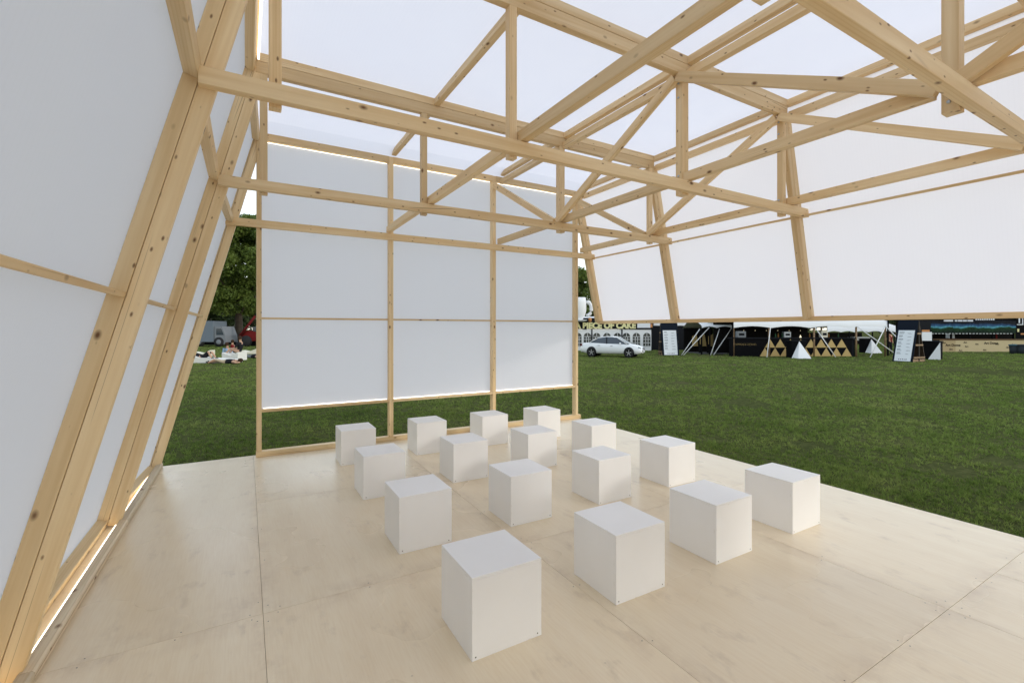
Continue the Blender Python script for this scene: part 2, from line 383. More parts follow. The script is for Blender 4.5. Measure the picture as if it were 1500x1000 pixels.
TIE0, TIE1 = 2.86, 2.95          # tie beam height
ZL, ZM, ZU = 3.95, 4.06, 4.14    # roof beams: lower layer, joint, upper layer
YF = [-.97, .94, 2.85, 4.78, 6.535]   # front face of each tie
TB = .062                        # timber thickness along y
lx = lambda z: -.972+.262*z                  # left wall joint line
rx = lambda z: 5.36+.222*(3.55-z)           # right wall outer line
LT = .075; LI = .084             # outer and inner layer of the left legs
nl = Vector((.262, 0, 1)).normalized(); nr = Vector((-.222, 0, 1)).normalized()   # along the walls, upwards
pl = Vector((1, 0, -.262)).normalized(); prr = Vector((-1, 0, -.222)).normalized() # inward normals
PX = [.145, 1.69, 3.537, 5.14]   # truss verticals (x centre)
SKEW = .078                      # the leaning wall closes in on the single end leg
RZ0 = 1.69                       # underside of the raised right wall
for fi, y in enumerate(YF):
    yt0, yt1 = y, y+TB; yl0, yl1 = yt1+.001, yt1+.001+TB; ym = (yl0+yl1)/2
    last = fi == 4; first = fi == 0
    if fi == 1: ym -= .22          # legs of the near frame stand just before its tie
    timber("tie_beam", (lx(2.905)+.0, (yt0+yt1)/2, 2.905), (rx(2.905)+.01, (yt0+yt1)/2, 2.905), TB, .092)
    # left legs: inner and outer layer
    for dn, tk in (((LI/2, LI), (-LT/2, LT)) if not last else ((.028+.045, .088), (.028-.008, .016))):
        a = Vector((lx(.02), ym, .02))+pl*dn; b = Vector((lx(4.0), ym, 4.0))+pl*dn
        timber("leg", a, b, TB-.004, tk-.0025, up=pl)
    for s in (0, 1):
        off = prr*(LT*(s+.5))
        a = Vector((rx(RZ0+.055), ym, RZ0+.055))+off; b = Vector((rx(4.0), ym, 4.0))+off
        timber("leg", a, b, TB-.004, LT-.0025, up=prr)
    if not last and not first:
        bar("roof_beam", .08, 5.2, yl0, yl1, ZL, ZM-.002)
        bar("roof_beam", .04, 5.24, yl0, yl1, ZM+.001, ZU)
    if not last and not first:
        for i, x in enumerate(PX):
            dep = (.062, .062, .078, .064)[i]; wx = .085 if i == 2 else .064
            vt = bar("truss_post", x-wx/2, x+wx/2, yl0+.0005, yl0+dep, 2.842, ZL-.001)
# longitudinal members
purl = {1: (1.80, 1.865), 2: (3.562, 3.628), 3: (5.19, 5.26)}
botm = {1: (1.724, 1.787), 2: (3.502, 3.566), 3: (5.175, 5.238)}
topc = {2: (3.545, 3.612), 3: (5.215, 5.28)}
for k in range(4):
    ya, yb = YF[k]+2*TB+.003, YF[k+1]+TB
    if k == 3: yb = 6.55
    for i in (1, 2, 3):
        bar("purlin", *purl[i], ya, yb, ZM+.004, ZU-.006)
        yc0 = ya + (.055 if i == 2 else 0)
        bar("truss_chord", *botm[i], yc0 if i == 2 else ya-.06, yb, TIE1+.008, TIE1+.092)
        if i in topc: bar("truss_chord", *topc[i], ya, yb, 3.93, 4.005)
    # left wall rails: tie height, mid height, eave, foot
    for zc, th in ((2.935, .062), (1.765, .028)):
        p = lambda yy: Vector((lx(zc), yy, zc))-pl*(LT/2-(SKEW if yy > 6 else 0))
        timber("wall_rail", p(ya), p(yb), LT-.004, th, up=nl)
    p = lambda yy: Vector((lx(3.985), yy, 3.985))-pl*(LT/2-(SKEW if yy > 6 else 0))
    timber("eave_rail", p(ya), p(yb), LT-.004, .07, up=nl)
    p = lambda yy: Vector((lx(.03), yy, .03))-pl*(LT/2-(SKEW if yy > 6 else 0))
    timber("foot_rail", p(ya), p(yb), LT-.004, .055, up=nl)
    bar("eave_rail", .035, .10, ya, yb, ZM+.006, ZU-.004)
    # right wall rails
    for zc, th in ((2.885, .026),):
        p = lambda yy: Vector((rx(zc), yy, zc))+prr*(LT*.5)
        timber("wall_rail", p(ya), p(yb), LT-.004, th, up=nr)
    bar("eave_rail", 5.165, 5.23, ya, yb, ZM-.07, ZM-.006) if False else None
    led((-.905, ya+.02, .018), (-.905, yb-.02, .018), .0065)
    led((.101, ya+.06, 4.046), (.101, yb-.06, 4.046), .0085)
bar("wall_beam", rx(RZ0+.03)-LT*1.0, rx(RZ0+.03)+.004, -1.0, 6.69, RZ0, RZ0+.055)
# truss diagonals
def diag(xa, ya, za, xb, yb, zb, w=.052, h=.086):
    timber("truss_diagonal", (xa, ya, za), (xb, yb, zb), w, h)
for i, x in ((2, 3.465), (3, 5.085)):
    yv = [q+TB+.03 for q in YF]
    diag(x, yv[4], 3.93, x, yv[3]+.05, 2.98)
    diag(x, yv[3]-.02, 2.98, x, yv[2]+.03, 3.93)
    diag(x, yv[2]-.0, 3.93, x, yv[1]+.05, 2.98)
    diag(x, yv[1]-.02, 2.98, x, yv[0]+.03, 3.93)
# end walls (back wall in view, the same wall closes the near end behind the camera)
def end_wall(yf, back):
    P = [.145, 1.802, 3.462, 5.125]; pw = .058; pd = .10
    y0, y1 = yf, yf+pd
    for i, x in enumerate(P):
        xx = x
        bar("wall_post", xx-pw/2, xx+pw/2, y0, y1, .068, 4.05 if i else 4.05)
    bar("floor_plate", .112, 5.208, y0-.012, y1-.01, .0006, .066)
    top = bar("top_rail", .112, 5.16, y0+.001, y1-.002, 3.972, 4.056) if False else None
    for i in range(3):
        xa, xb = P[i]+pw/2+.001, P[i+1]-pw/2-.001
        bar("wall_rail", xa, xb, y0+.003, y1-.02, .553, .585)
        bar("wall_rail", xa, xb, y0+.05, y1-.012, 1.720, 1.744)
        bar("top_rail", xa, xb, y0+.003, y1-.01, 3.972, 4.056)
        ym = y1-.006
        panel((xa-.02, ym, .56), (xb+.02, ym, .56), (xb+.02, ym, 4.052), (xa-.02, ym, 4.052))
        if back:
            led((xa+.02, y1-.035, .594), (xb-.02, y1-.035, .594), .0035)
            led((xa+.02, y1-.035, 3.962), (xb-.02, y1-.035, 3.962), .003)
end_wall(6.575, True)
end_wall(-.87, False)
# sheets: roof, left wall, right wall (one per bay)
for k in range(4):
    ya, yb = YF[k]+TB+.03, YF[k+1]+TB+.03
    if k == 3: yb = 6.675
    if k == 0: ya = -.87
    ye = 6.40 if k == 3 else yb
    for i in range(3):
        xa, xb = (.04, 1.832, 3.595, 5.245)[i], (.04, 1.832, 3.595, 5.245)[i+1]
        o = panel((xa, ya, ZU+.004), (xb, ya, ZU+.004), (xb, ye, ZU+.004), (xa, ye, ZU+.004)); o.name = "roof_sheet"
        if k == 3: panel((xa, ye, ZU+.004), (xb, ye, ZU+.004), (xb, 6.62, 4.0585), (xa, 6.62, 4.0585)).name = "roof_sheet"
    q = -pl*(LT+.004)
    lo, hi = Vector((lx(.02), 0, .02))+q, Vector((lx(4.11), 0, 4.11))+q
    e = pl.x*(SKEW+.018 if k == 3 else 0)
    panel((lo.x, ya, lo.z), (lo.x+e, yb, lo.z), (hi.x+e, yb, hi.z), (hi.x, ya, hi.z), 'membrane_y')
    q = -prr*.004
    lo, hi = Vector((rx(RZ0+.03), 0, RZ0+.03))+q, Vector((rx(4.13), 0, 4.13))+q
    panel((lo.x, ya, lo.z), (lo.x, yb, lo.z), (hi.x, yb, hi.z), (hi.x, ya, hi.z), 'membrane_y')
# batten at the foot of the left wall
for k in range(4):
    ya, yb = max(YF[k], -.87)+.05, YF[k+1]+.05
    if k == 3: yb = 6.66
    bar("foot_batten", -.892, -.828, ya, yb-.004, .0006, .052, m='batten', c=.012)
# bolts on truss nodes
bolt_me = lathe_me("bolt", [(.0001, -.004), (.011, -.004), (.011, .003), (.006, .005), (.0001, .005)], 10)
for fi in (1, 2, 3):
    for i in (2, 3):
        x = PX[i]-(.0425 if i == 2 else .032)
        for z in (2.90, 3.02, 3.75, 3.88):
            b = add_obj("bolt", bolt_me, M['bolt'], pav, Vector((x-.0035, YF[fi]+TB+.045, z))*S-PL, (0, R(-90), 0))

# ------------------------------------------------------------------ sixteen cube stools
CUBES = {(1, 1): (.942, 2.019), (1, 2): (1.859, 2.016), (1, 3): (2.765, 2.025), (1, 4): (3.692, 2.028),
         (2, 1): (.944, 3.239), (2, 2): (1.858, 3.239), (2, 3): (2.783, 3.248), (2, 4): (3.702, 3.254),
         (3, 1): (.952, 4.435), (3, 2): (1.870, 4.457), (3, 3): (2.766, 4.437), (3, 4): (3.685, 4.436),
         (4, 1): (.966, 5.665), (4, 2): (1.878, 5.663), (4, 3): (2.789, 5.649), (4, 4): (3.657, 5.600)}
cs, ch, ct = .40*S, .403*S, .015
me_top = box_me("top_panel", cs, cs, ct, .0018); me_fr = box_me("front_panel", cs, ct, ch-ct-.0006, .0015)
me_sd = box_me("side_panel", ct, cs-2*ct-.0006, ch-ct-.0006, .0015)
me_sc = lathe_me("screw", [(.0001, -.002), (.0042, -.002), (.0042, .0008), (.0001, .0008)], 8)
rown = {4: "nearest the back wall", 3: "second from the back wall", 2: "third from the back wall", 1: "farthest from the back wall"}
coln = {4: "on the lawn side", 3: "second from the lawn side", 2: "third from the lawn side", 1: "on the leaning wall side"}
for (r_, c_), (x, y) in CUBES.items():
    t = empty("cube_stool", ((x+.2)*S, (y+.2)*S, 0), R(random.uniform(-.5, .5)),
              "white cube stool in the row %s, %s" % (rown[r_], coln[c_]), "stool", "white cube stools in a grid on the plywood floor")
    add_obj("top_panel", me_top, M['paint'], t, (0, 0, ch-ct/2))
    add_obj("front_panel", me_fr, M['paint'], t, (0, -cs/2+ct/2, (ch-ct)/2)); add_obj("front_panel", me_fr, M['paint'], t, (0, cs/2-ct/2, (ch-ct)/2))
    add_obj("side_panel", me_sd, M['paint'], t, (-cs/2+ct/2, 0, (ch-ct)/2)); add_obj("side_panel", me_sd, M['paint'], t, (cs/2-ct/2, 0, (ch-ct)/2))
    for sx in (-1, 1):
        add_obj("screw", me_sc, M['screw'], t, (sx*(cs/2-.025)+random.uniform(-.004, .004), -cs/2, .018+random.uniform(0, .006)), (R(90), 0, 0))
#@@BACKGROUND@@
# ------------------------------------------------------------------ fairground around the pavilion
KP = 677.2
FW = Vector((math.sin(YAW), math.cos(YAW), 0)); RT = Vector((math.cos(YAW), -math.sin(YAW), 0))
EYE = 1.6*S-G
class Th:
    """a thing d metres away; X/Z turn picture measurements into metres in its own frame"""
    def __init__(s, name, label, cat, px, d, rot=0, group=None, z=0):
        s.px, s.d, s.m = px, d, d/KP
        p = FW*d+RT*((px-750)*s.m)
        s.o = empty(name, (p.x, p.y, G+z), -YAW+rot, label, cat, group)
    def X(s, px): return (px-s.px)*s.m
    def Z(s, py): return max(0., (481.4-py)*s.m+EYE)
    def box(s, name, px0, px1, py0, py1, y0, y1, m, bevel=0., parent=None):
        x0, x1, z0, z1 = s.X(px0), s.X(px1), s.Z(py1), s.Z(py0)
        return s.mbox(name, x0, x1, y0, y1, z0, z1, m, bevel, parent)
    def mbox(s, name, x0, x1, y0, y1, z0, z1, m, bevel=0., parent=None):
        c = Vector(((x0+x1)/2, (y0+y1)/2, (z0+z1)/2))
        pl_ = Vector(parent.location) if parent else Vector()
        return add_obj(name, box_me(name, abs(x1-x0), abs(y1-y0), abs(z1-z0), bevel), M[m], parent or s.o, c-pl_)
    def tube(s, name, a, b, r, m, seg=8, r2=None):
        a, b = Vector(a), Vector(b); c = (a+b)/2
        return add_obj(name, tube_me(name, [a-c, b-c], [r, r if r2 is None else r2], seg), M[m], s.o, c)
    def mesh(s, name, me, m, loc=(0, 0, 0), rot=None, parent=None): return add_obj(name, me, M[m], parent or s.o, loc, rot)

def cloth(name, c, rough=.85): M[name] = mat(name, c, rough, spec=.2 if max(c) > .06 else .04)
for n_, c_ in dict(black=(.006, .006, .007), charcoal=(.016, .017, .020), navy=(.011, .015, .024), tent_white=(.78, .79, .80), sign_white=(.72, .75, .78),
                   gold=(.50, .36, .15), yellow=(.72, .68, .36), cream=(.72, .68, .55), red=(.15, .011, .010), darkred=(.13, .012, .012),
                   grey=(.20, .215, .23), truck=(.15, .18, .21), blue_cloth=(.25, .36, .48), dark_cloth=(.022, .022, .026), tan_cloth=(.45, .37, .26),
                   skin=(.52, .32, .22), hair=(.05, .03, .02), foam=(.74, .73, .68), ply_pale=(.50, .41, .24), ply_warm=(.40, .31, .17),
                   bin_grey=(.035, .042, .048), bin_lid=(.05, .10, .12), interior=(.010, .0095, .009), brown=(.13, .075, .04), orange=(.55, .25, .10),
                   mast=(.05, .045, .04), pale_green=(.40, .42, .34), bottle_green=(.03, .09, .04), bottle_amber=(.25, .12, .03), ink=(.10, .11, .13), asphalt=(.08, .08, .08)).items():
    cloth(n_, c_)
M['white_pole'] = mat("white_pole", (.78, .78, .77), .4)
M['tyre'] = mat("tyre_rubber", (.012, .012, .013), .8)
M['rim'] = mat("alloy_rim", (.42, .42, .44), .35, .6)
M['carpaint'] = mat("white_car_paint", (.78, .79, .80), .22); M['carpaint'].node_tree.nodes["Principled BSDF"].inputs["Coat Weight"].default_value = .8
M['glass'] = mat("dark_window_glass", (.035, .05, .065), .06, spec=.8)
M['lens'] = mat("headlight_lens", (.45, .48, .5), .1, .3)
M['chrome'] = mat("chrome", (.5, .5, .52), .18, 1.)
M['window_dark'] = mat("tent_window_film", (.05, .055, .05), .15, spec=.6)
M['steel'] = mat("brushed_steel", (.35, .38, .41), .35, .7)
M['lamp_glow'] = mat("warm_bulb", (1, .9, .7), .5, emit=((1, .82, .5), .5))

def aurora_mat():
    m = mat("landscape_print", (.03, .06, .05), .7, spec=.05); k = N(m)
    tc = k.n("TexCoord"); sp = k.n("SeparateXYZ"); k.l(tc, "Object", sp, 0)
    nz = k.n("TexNoise", i_Scale=.45, i_Detail=3.0); k.l(tc, "Object", nz, "Vector")
    ad = k.n("Math", operation='MULTIPLY_ADD'); ad.inputs[1].default_value = 1.1; k.l(nz, 0, ad, 0); k.l(sp, 2, ad, 2)
    r = k.ramp(ad, 0, [(.18, (.010, .022, .016)), (.46, (.014, .045, .018)), (.54, (.09, .30, .38)), (.60, (.035, .10, .22)), (.80, (.012, .015, .022))])
    n2 = k.n("TexNoise", i_Scale=5.0, i_Detail=5.0); k.l(tc, "Object", n2, "Vector")
    c2 = k.ramp(n2, 0, [(.35, (.45, .45, .45)), (.7, (1.5, 1.5, 1.4))])
    mx = k.mix(r, 0, c2, 0, None, 0, 'MULTIPLY', .7); k.l(mx, 2, k.b, "Base Color")
    return m
M['aurora'] = aurora_mat()

def leaf_mat(name, c0, c1):
    m = bpy.data.materials.new(name); m.use_nodes = True; t = m.node_tree; t.nodes.clear(); k = N(m)
    out = k.n("OutputMaterial"); d = k.n("BsdfPrincipled"); tr = k.n("BsdfTranslucent")
    tc = k.n("TexCoord"); nz = k.n("TexNoise", i_Scale=.9, i_Detail=4.0); k.l(tc, "Object", nz, "Vector")
    n2 = k.n("TexNoise", i_Scale=11.0, i_Detail=2.0); k.l(tc, "Object", n2, "Vector")
    r = k.ramp(nz, 0, [(.3, c0), (.7, c1)]); r2 = k.ramp(n2, 0, [(.3, (.6, .6, .6)), (.7, (1.25, 1.25, 1.1))])
    mx = k.mix(r, 0, r2, 0, None, 0, 'MULTIPLY', .9); k.l(mx, 2, d, "Base Color"); k.l(mx, 2, tr, 0)
    d.inputs["Roughness"].default_value = .55; d.inputs["Specular IOR Level"].default_value = .3
    ms = k.n("MixShader"); ms.inputs[0].default_value = .3; k.l(d, 0, ms, 1); k.l(tr, 0, ms, 2); k.l(ms, 0, out, 0)
    return m
M['leaf'] = leaf_mat("leaves", (.085, .135, .026), (.185, .245, .052))
M['leaf2'] = leaf_mat("leaves_far", (.040, .064, .024), (.08, .11, .04))
M['bark'] = wood_mat("bark", (.075, .058, .042), (.05, .038, .028), knot=(.03, .02, .015), rough=.9)

def tree(name, label, px, d, H, rad, base, n, leaf, mname='leaf', seed=1, group=None, trunk_r=.28):
    g = np.random.default_rng(seed); t = Th(name, label, 'tree', px, d, 0, group)
    v, f = [], []
    def limb(pts, rr):
        me = tube_me("x", pts, rr, 7, False); n0 = len(v)
        v.extend([tuple(q.co) for q in me.vertices]); f.extend([tuple(n0+i for i in p.vertices) for p in me.polygons]); bpy.data.meshes.remove(me)
    fork = base+.12*H
    limb([(0, 0, -.05), (.06, .02, fork*.5), (-.03, .05, fork), (.1, .1, H*.78)], [trunk_r*1.25, trunk_r, trunk_r*.85, trunk_r*.12])
    tips = []
    for b in range(11):
        a = b*2.4+g.uniform(-.4, .4); z0 = fork*(.72+.05*b); L = rad*g.uniform(.6, .95); up = g.uniform(.35, 1.1)
        p1 = (math.cos(a)*L*.45, math.sin(a)*L*.45, z0+L*up*.55); p2 = (math.cos(a)*L, math.sin(a)*L, z0+L*up*.95)
        limb([(0, .03, z0), p1, p2], [trunk_r*.45, trunk_r*.25, trunk_r*.05]); tips += [p1, p2]
    tk = t.mesh("trunk", pyd("trunk", v, f, True), 'bark')
    # crown: leaves clustered in clumps through the volume
    cz = (H+base)/2; hz = (H-base)/2
    cl = []
    while len(cl) < 110:
        q = g.uniform(-1, 1, 3)
        r = np.linalg.norm(q)
        if .45 < r < 1: cl.append((q[0]*rad*.9, q[1]*rad*.9, cz+q[2]*hz*.92))
    cl = np.array(cl); k = g.integers(0, len(cl), n)
    cs_ = g.uniform(.10, .24, len(cl))*rad
    dirs = g.normal(0, 1, (n, 3)); dirs /= np.linalg.norm(dirs, axis=1)[:, None]
    c = cl[k]+dirs*(cs_[k]*g.uniform(.25, 1.0, n)**.5)[:, None]*np.array([1.25, 1.25, .8])
    a = g.normal(0, 1, (n, 3)); a /= np.linalg.norm(a, axis=1)[:, None]
    b = np.cross(a, g.normal(0, 1, (n, 3))); b /= np.linalg.norm(b, axis=1)[:, None]
    b[:, 2] *= .6
    s_ = leaf*g.uniform(.6, 1.3, n)[:, None]
    vv = np.stack([c-a*s_*.6, c+b*s_*.38, c+a*s_*.6, c-b*s_*.38], 1).reshape(-1, 3)
    t.mesh("crown", np_mesh("crown", vv, 4), mname)
    return t
def np_mesh(name, vv, k):
    me = bpy.data.meshes.new(name); nv = len(vv); nf = nv//k
    me.vertices.add(nv); me.vertices.foreach_set("co", np.ascontiguousarray(vv, dtype=np.float32).ravel())
    me.loops.add(nv); me.loops.foreach_set("vertex_index", np.arange(nv, dtype=np.int32))
    me.polygons.add(nf); me.polygons.foreach_set("loop_start", np.arange(0, nv, k, dtype=np.int32))
    me.update(calc_edges=True); return me

tree("broadleaf_tree", "tall broadleaf tree with forked trunk standing behind the white loungers", 349, 53.7, 15.8, 6.6, 2.9, 85000, .27, 'leaf', 3, trunk_r=.42)
tree("broadleaf_tree", "broadleaf tree rising behind the cake tent and its big cup", 856, 58, 9.7, 4.0, 1.6, 26000, .27, 'leaf', 5)
for i, (px, d, H) in enumerate(((268, 92, 12), (318, 98, 11), (372, 95, 12.5), (930, 95, 9), (1050, 100, 9.5), (1180, 98, 9), (1300, 102, 10), (1420, 96, 9))):
    nm = ("distant tree beyond the rear end of the grey truck", "distant tree directly behind the grey truck", "distant tree behind the telehandler", "distant tree behind the cake tent and black booth",
          "distant tree behind the lounge tent", "distant tree behind the gold triangle bar", "distant tree behind the crossed guy poles", "distant tree behind the plywood stall")[i]
    tree("distant_tree", nm, px, d, H, H*.62, .8, 5500, .62, 'leaf2', 20+i, ("distant trees on the left", "distant trees behind the tents")[i > 2], .3)

for i, (x_, y_) in enumerate(((-12.5, 3.0), (-13.5, 13.5))):  # unseen trees, added to dim the sheets of the leaning left wall
    tr_ = tree("broadleaf_tree", ("broadleaf tree added to shade the leaning wall, beside the near end of the deck", "broadleaf tree added to shade the leaning wall, beside the far end of the deck")[i], 0, 10, 14, 5.5, 2.6, 30000, .34, 'leaf', 40+i)
    tr_.o.location = (x_, y_, G)
# ---- car
def loft(stations, name):
    """stations: (x, [(y,z)...] half ring bottom centre -> top centre)"""
    v, f = [], []; nr_ = None
    for x, half in stations:
        ring = [(x, y, z) for y, z in half]+[(x, -y, z) for y, z in reversed(half[1:-1])]
        nr_ = len(ring); v += ring
    ns = len(stations)
    for i in range(ns-1):
        for q in range(nr_): f.append((i*nr_+q, (i+1)*nr_+q, (i+1)*nr_+(q+1) % nr_, i*nr_+(q+1) % nr_))
    f += [tuple(range(nr_)), tuple(range((ns-1)*nr_, ns*nr_))[::-1]]
    me = pyd(name, v, f, True)
    bm = bmesh.new(); bm.from_mesh(me); bmesh.ops.recalc_face_normals(bm, faces=bm.faces); bm.to_mesh(me); bm.free()
    return me
def interp(x, tab): return float(np.interp(x, [q[0] for q in tab], [q[1] for q in tab]))
t = Th("parked_car", "white four door saloon car parked on the grass before the cake tent", "car", 897.5, 32.3, R(-26)); t.o.scale = (.88, .9, .98)
zt = [(-2.42, .70), (-2.36, .86), (-2.2, .96), (-1.6, 1.0), (-.9, .97), (0, .945), (.9, .935), (1.3, .93), (1.8, .87), (2.2, .76), (2.36, .68), (2.42, .55)]
hw = [(-2.42, .66), (-2.3, .80), (-1.9, .89), (-1.3, .925), (0, .93), (1.3, .92), (1.9, .87), (2.25, .74), (2.42, .52)]
st = []
for x in (-2.42, -2.36, -2.2, -1.9, -1.6, -1.2, -.8, -.3, .2, .7, 1.1, 1.45, 1.8, 2.05, 2.25, 2.36, 2.42):
    w_, z_ = interp(x, hw), interp(x, zt); zb = .24 if abs(x) < 2.2 else .30
    st.append((x, [(0, zb), (w_*.82, zb), (w_*.96, zb+.08), (w_, .50), (w_*.985, .66*z_+.02), (w_*.94, z_-.05), (w_*.82, z_), (0, z_+.025)]))
t.mesh("body", loft(st, "body"), 'carpaint')
rf = [(-1.74, .985), (-1.34, 1.20), (-.98, 1.36), (-.4, 1.44), (.1, 1.44), (.5, 1.385), (.95, 1.18), (1.42, .93)]
st = []
for x, z_ in rf:
    k_ = (z_-.93)/.51; wb = .80; wt = .80-.22*k_
    st.append((x, [(0, .90), (wb, .90), (wb-.02, .93), (wt, z_-.02), (wt*.8, z_), (0, z_+.015)]))
t.mesh("window_glass", loft(st, "window_glass"), 'glass')
st = []
for x, z_ in ((-1.16, 1.285), (-.97, 1.365), (-.4, 1.444), (.1, 1.444), (.42, 1.405)):
    wt = .80-.22*(z_-.93)/.51
    st.append((x, [(0, z_-.02), (wt+.006, z_-.05), (wt+.008, z_-.022), (wt*.8, z_+.008), (0, z_+.024)]))
t.mesh("roof", loft(st, "roof"), 'carpaint')
for sy in (-1, 1):
    for (xa, za, xb, zb) in ((1.3, .945, .45, 1.40), (-1.70, .985, -1.12, 1.305), (-.28, .94, -.32, 1.42)):
        wa, wb = .80-.22*max(0, (za-.93))/.51+.004, .80-.22*(zb-.93)/.51+.004
        t.tube("pillar", (xa, sy*wa, za), (xb, sy*wb, zb), .028, 'carpaint' if xa != -.28 else 'black', 6)
    for xw in (-1.46, 1.46):
        wz = .335; y_ = sy*.80
        t.mesh("wheel_arch", lathe_me("wheel_arch", [(.0001, -.13), (.385, -.13), (.385, .132), (.0001, .132)], 24), 'black', (xw, y_, wz+.015), (R(90)*-sy, 0, 0))
        ty = t.mesh("wheel", lathe_me("wheel", [(.21, -.11), (.30, -.115), (.335, -.085), (.335, .085), (.30, .115), (.21, .11), (.2, .05), (.0001, .05)], 24), 'tyre', (xw, sy*.86, wz), (R(90)*-sy, 0, 0))
        sp_ = multi_box("rim", [(-.03, .03, 0, .205, .07, .105)]); bm = bmesh.new()
        for q in range(5):
            b2 = bmesh.new(); b2.from_mesh(sp_); bmesh.ops.rotate(b2, cent=(0, 0, 0), matrix=Matrix.Rotation(q*2*math.pi/5, 3, 'Z'), verts=b2.verts)
            tmp = bpy.data.meshes.new("tmp"); b2.to_mesh(tmp); b2.free(); bm.from_mesh(tmp); bpy.data.meshes.remove(tmp)
        rim = bpy.data.meshes.new("rim"); bm.to_mesh(rim); bm.free(); add_obj("rim", rim, M['rim'], ty)
    mi = t.mesh("mirror", box_me("mirror", .12, .2, .12, .03), 'carpaint', (.82, sy*.98, .98))
    t.mesh("headlight", box_me("headlight", .24, .30, .10, .03), 'lens', (2.16, sy*.60, .69), (0, R(18), R(-38)*sy))
    t.mesh("tail_light", box_me("tail_light", .12, .34, .13, .03), 'darkred', (-2.30, sy*.62, .83), (0, 0, R(28)*sy))
    t.mesh("door_handle", box_me("door_handle", .2, .03, .025, .008), 'chrome', (.12, sy*.918, .80)); t.mesh("door_handle", box_me("door_handle", .2, .03, .025, .008), 'chrome', (-.86, sy*.918, .82))
t.mesh("grille", box_me("grille", .06, .74, .21, .03), 'charcoal', (2.385, 0, .565)); t.mesh("emblem", lathe_me("emblem", [(.0001, 0), (.085, 0), (.085, .02), (.0001, .02)], 16), 'chrome', (2.41, 0, .57), (0, R(90), 0))
t.mesh("bumper_intake", box_me("bumper_intake", .08, 1.15, .10, .03), 'black', (2.33, 0, .33))
t.mesh("number_plate", box_me("number_plate", .02, .5, .1, .004), 'sign_white', (2.43, 0, .43))

# ---- cake tent
t = Th("cake_tent", "white marquee with arched windows under a black cake shop sign board", "tent", 900, 41.5)
edges = [(800, 822.5), (824, 866), (868, 910), (912, 954)]
for a, b in edges:
    w_ = t.box("wall_panel", a, b, 482.5, 513.6, 0, .05, 'tent_white')
for a in (823, 867, 911): t.box("tent_post", a-.9, a+.9, 481.5, 513.6, -.03, .05, 'charcoal')
def arch_pts(w2, z0, z1, n=10): return [(-w2, z0), (w2, z0)]+[(w2*math.cos(q*math.pi/n), z1-w2+w2*math.sin(q*math.pi/n)) for q in range(n+1)]
win_me = extrude_poly("window", arch_pts(.335, 0, 1.22), -.012, .0); pane_boxes = []
fr_boxes = [(-.335, .335, -.03, -.013, q, q+.035) for q in (.0, .31, .62, .86)]+[(-.125, -.09, -.03, -.013, 0, .9), (.09, .125, -.03, -.013, 0, .9), (-.018, .018, -.03, -.013, .86, 1.2)]
fr_me = multi_box("glazing_bars", fr_boxes)
for px in (832, 846.5, 860.5, 874, 889, 904.3, 917.5, 932.2, 947.5):
    w_ = t.mesh("window", win_me, 'window_dark', (t.X(px), -.001, t.Z(507.3)))
    add_obj("glazing_bars", fr_me, M['tent_white'], w_)
sg = t.box("sign_board", 800, 957, 465.5, 482, -.09, -.02, 'charcoal')
tx = text_me("lettering", "A PIECE OF CAKE", .74, .03, .04, 'LEFT')
xs = [q.co.x for q in tx.vertices]; x0_, x1_ = min(xs), max(xs)
sc_ = (t.X(931)-t.X(841.5))/(x1_-x0_)
for q in tx.vertices: q.co.x = (q.co.x-x0_)*sc_; q.co.y *= .95
lt = t.mesh("lettering", tx, 'yellow', (t.X(841.5), -.115, t.Z(480.6)), (R(90), 0, 0))
t.box("banner", 933, 952, 473.2, 480, -.14, -.10, 'sign_white'); t.box("banner_tip", 951.5, 955, 474.5, 479.5, -.135, -.10, 'orange')
t.mesh("cupcake", lathe_me("cupcake", [(.0001, 0), (.10, 0), (.15, .2), (.17, .24), (.12, .36), (.05, .43), (.0001, .44)], 14), 'orange', (t.X(864), -.1, t.Z(472)))
# pitched roof and side wall
xa, xb = t.X(800), t.X(955)
t.mesh("roof", pyd("roof", [(xa, .06, t.Z(466)), (xb, .06, t.Z(466)), (xb, 5, t.Z(466)), (xa, 5, t.Z(466)), (xa, 2.5, t.Z(462.5)), (xb-1.5, 2.5, t.Z(462.5))], [(0, 1, 5, 4), (2, 3, 4, 5), (1, 2, 5), (3, 0, 4), (3, 2, 1, 0)]), 'tent_white')
t.mbox("side_wall", xb+.02, xb+.10, .1, 5, 0, t.Z(466), 'charcoal')
# giant cup on the sign
prof = [(.0001, 0), (.30, 0), (.36, .08), (.60, .45), (.72, .95), (.71, 1.6), (.67, 2.08), (.62, 2.08), (.60, 1.85), (.0001, 1.85)]
cup = Th("giant_cup", "giant white coffee cup on a saucer standing on the cake tent sign", "cup", 846.8, 41.0)
zc = cup.Z(470.6)
cup.mesh("cup_body", lathe_me("cup_body", prof, 28), 'tent_white', (0, 0, zc+.02))
cup.mesh("coffee", lathe_me("coffee", [(.0001, 0), (.565, 0), (.565, .03), (.0001, .03)], 24), 'brown', (0, 0, zc+1.9))
hp = [(.58+.60*math.sin(math.pi*(q+.5)/11)**.7, 0, zc+.52+1.2*(.5-.5*math.cos(math.pi*q/10))) for q in range(11)]
cup.mesh("handle", tube_me("handle", hp, .15, 10), 'tent_white')
cup.mesh("saucer", lathe_me("saucer", [(.0001, -.02), (.45, -.02), (.80, .10), (.80, .13), (.42, .03), (.0001, .03)], 28), 'sign_white', (0, 0, zc))

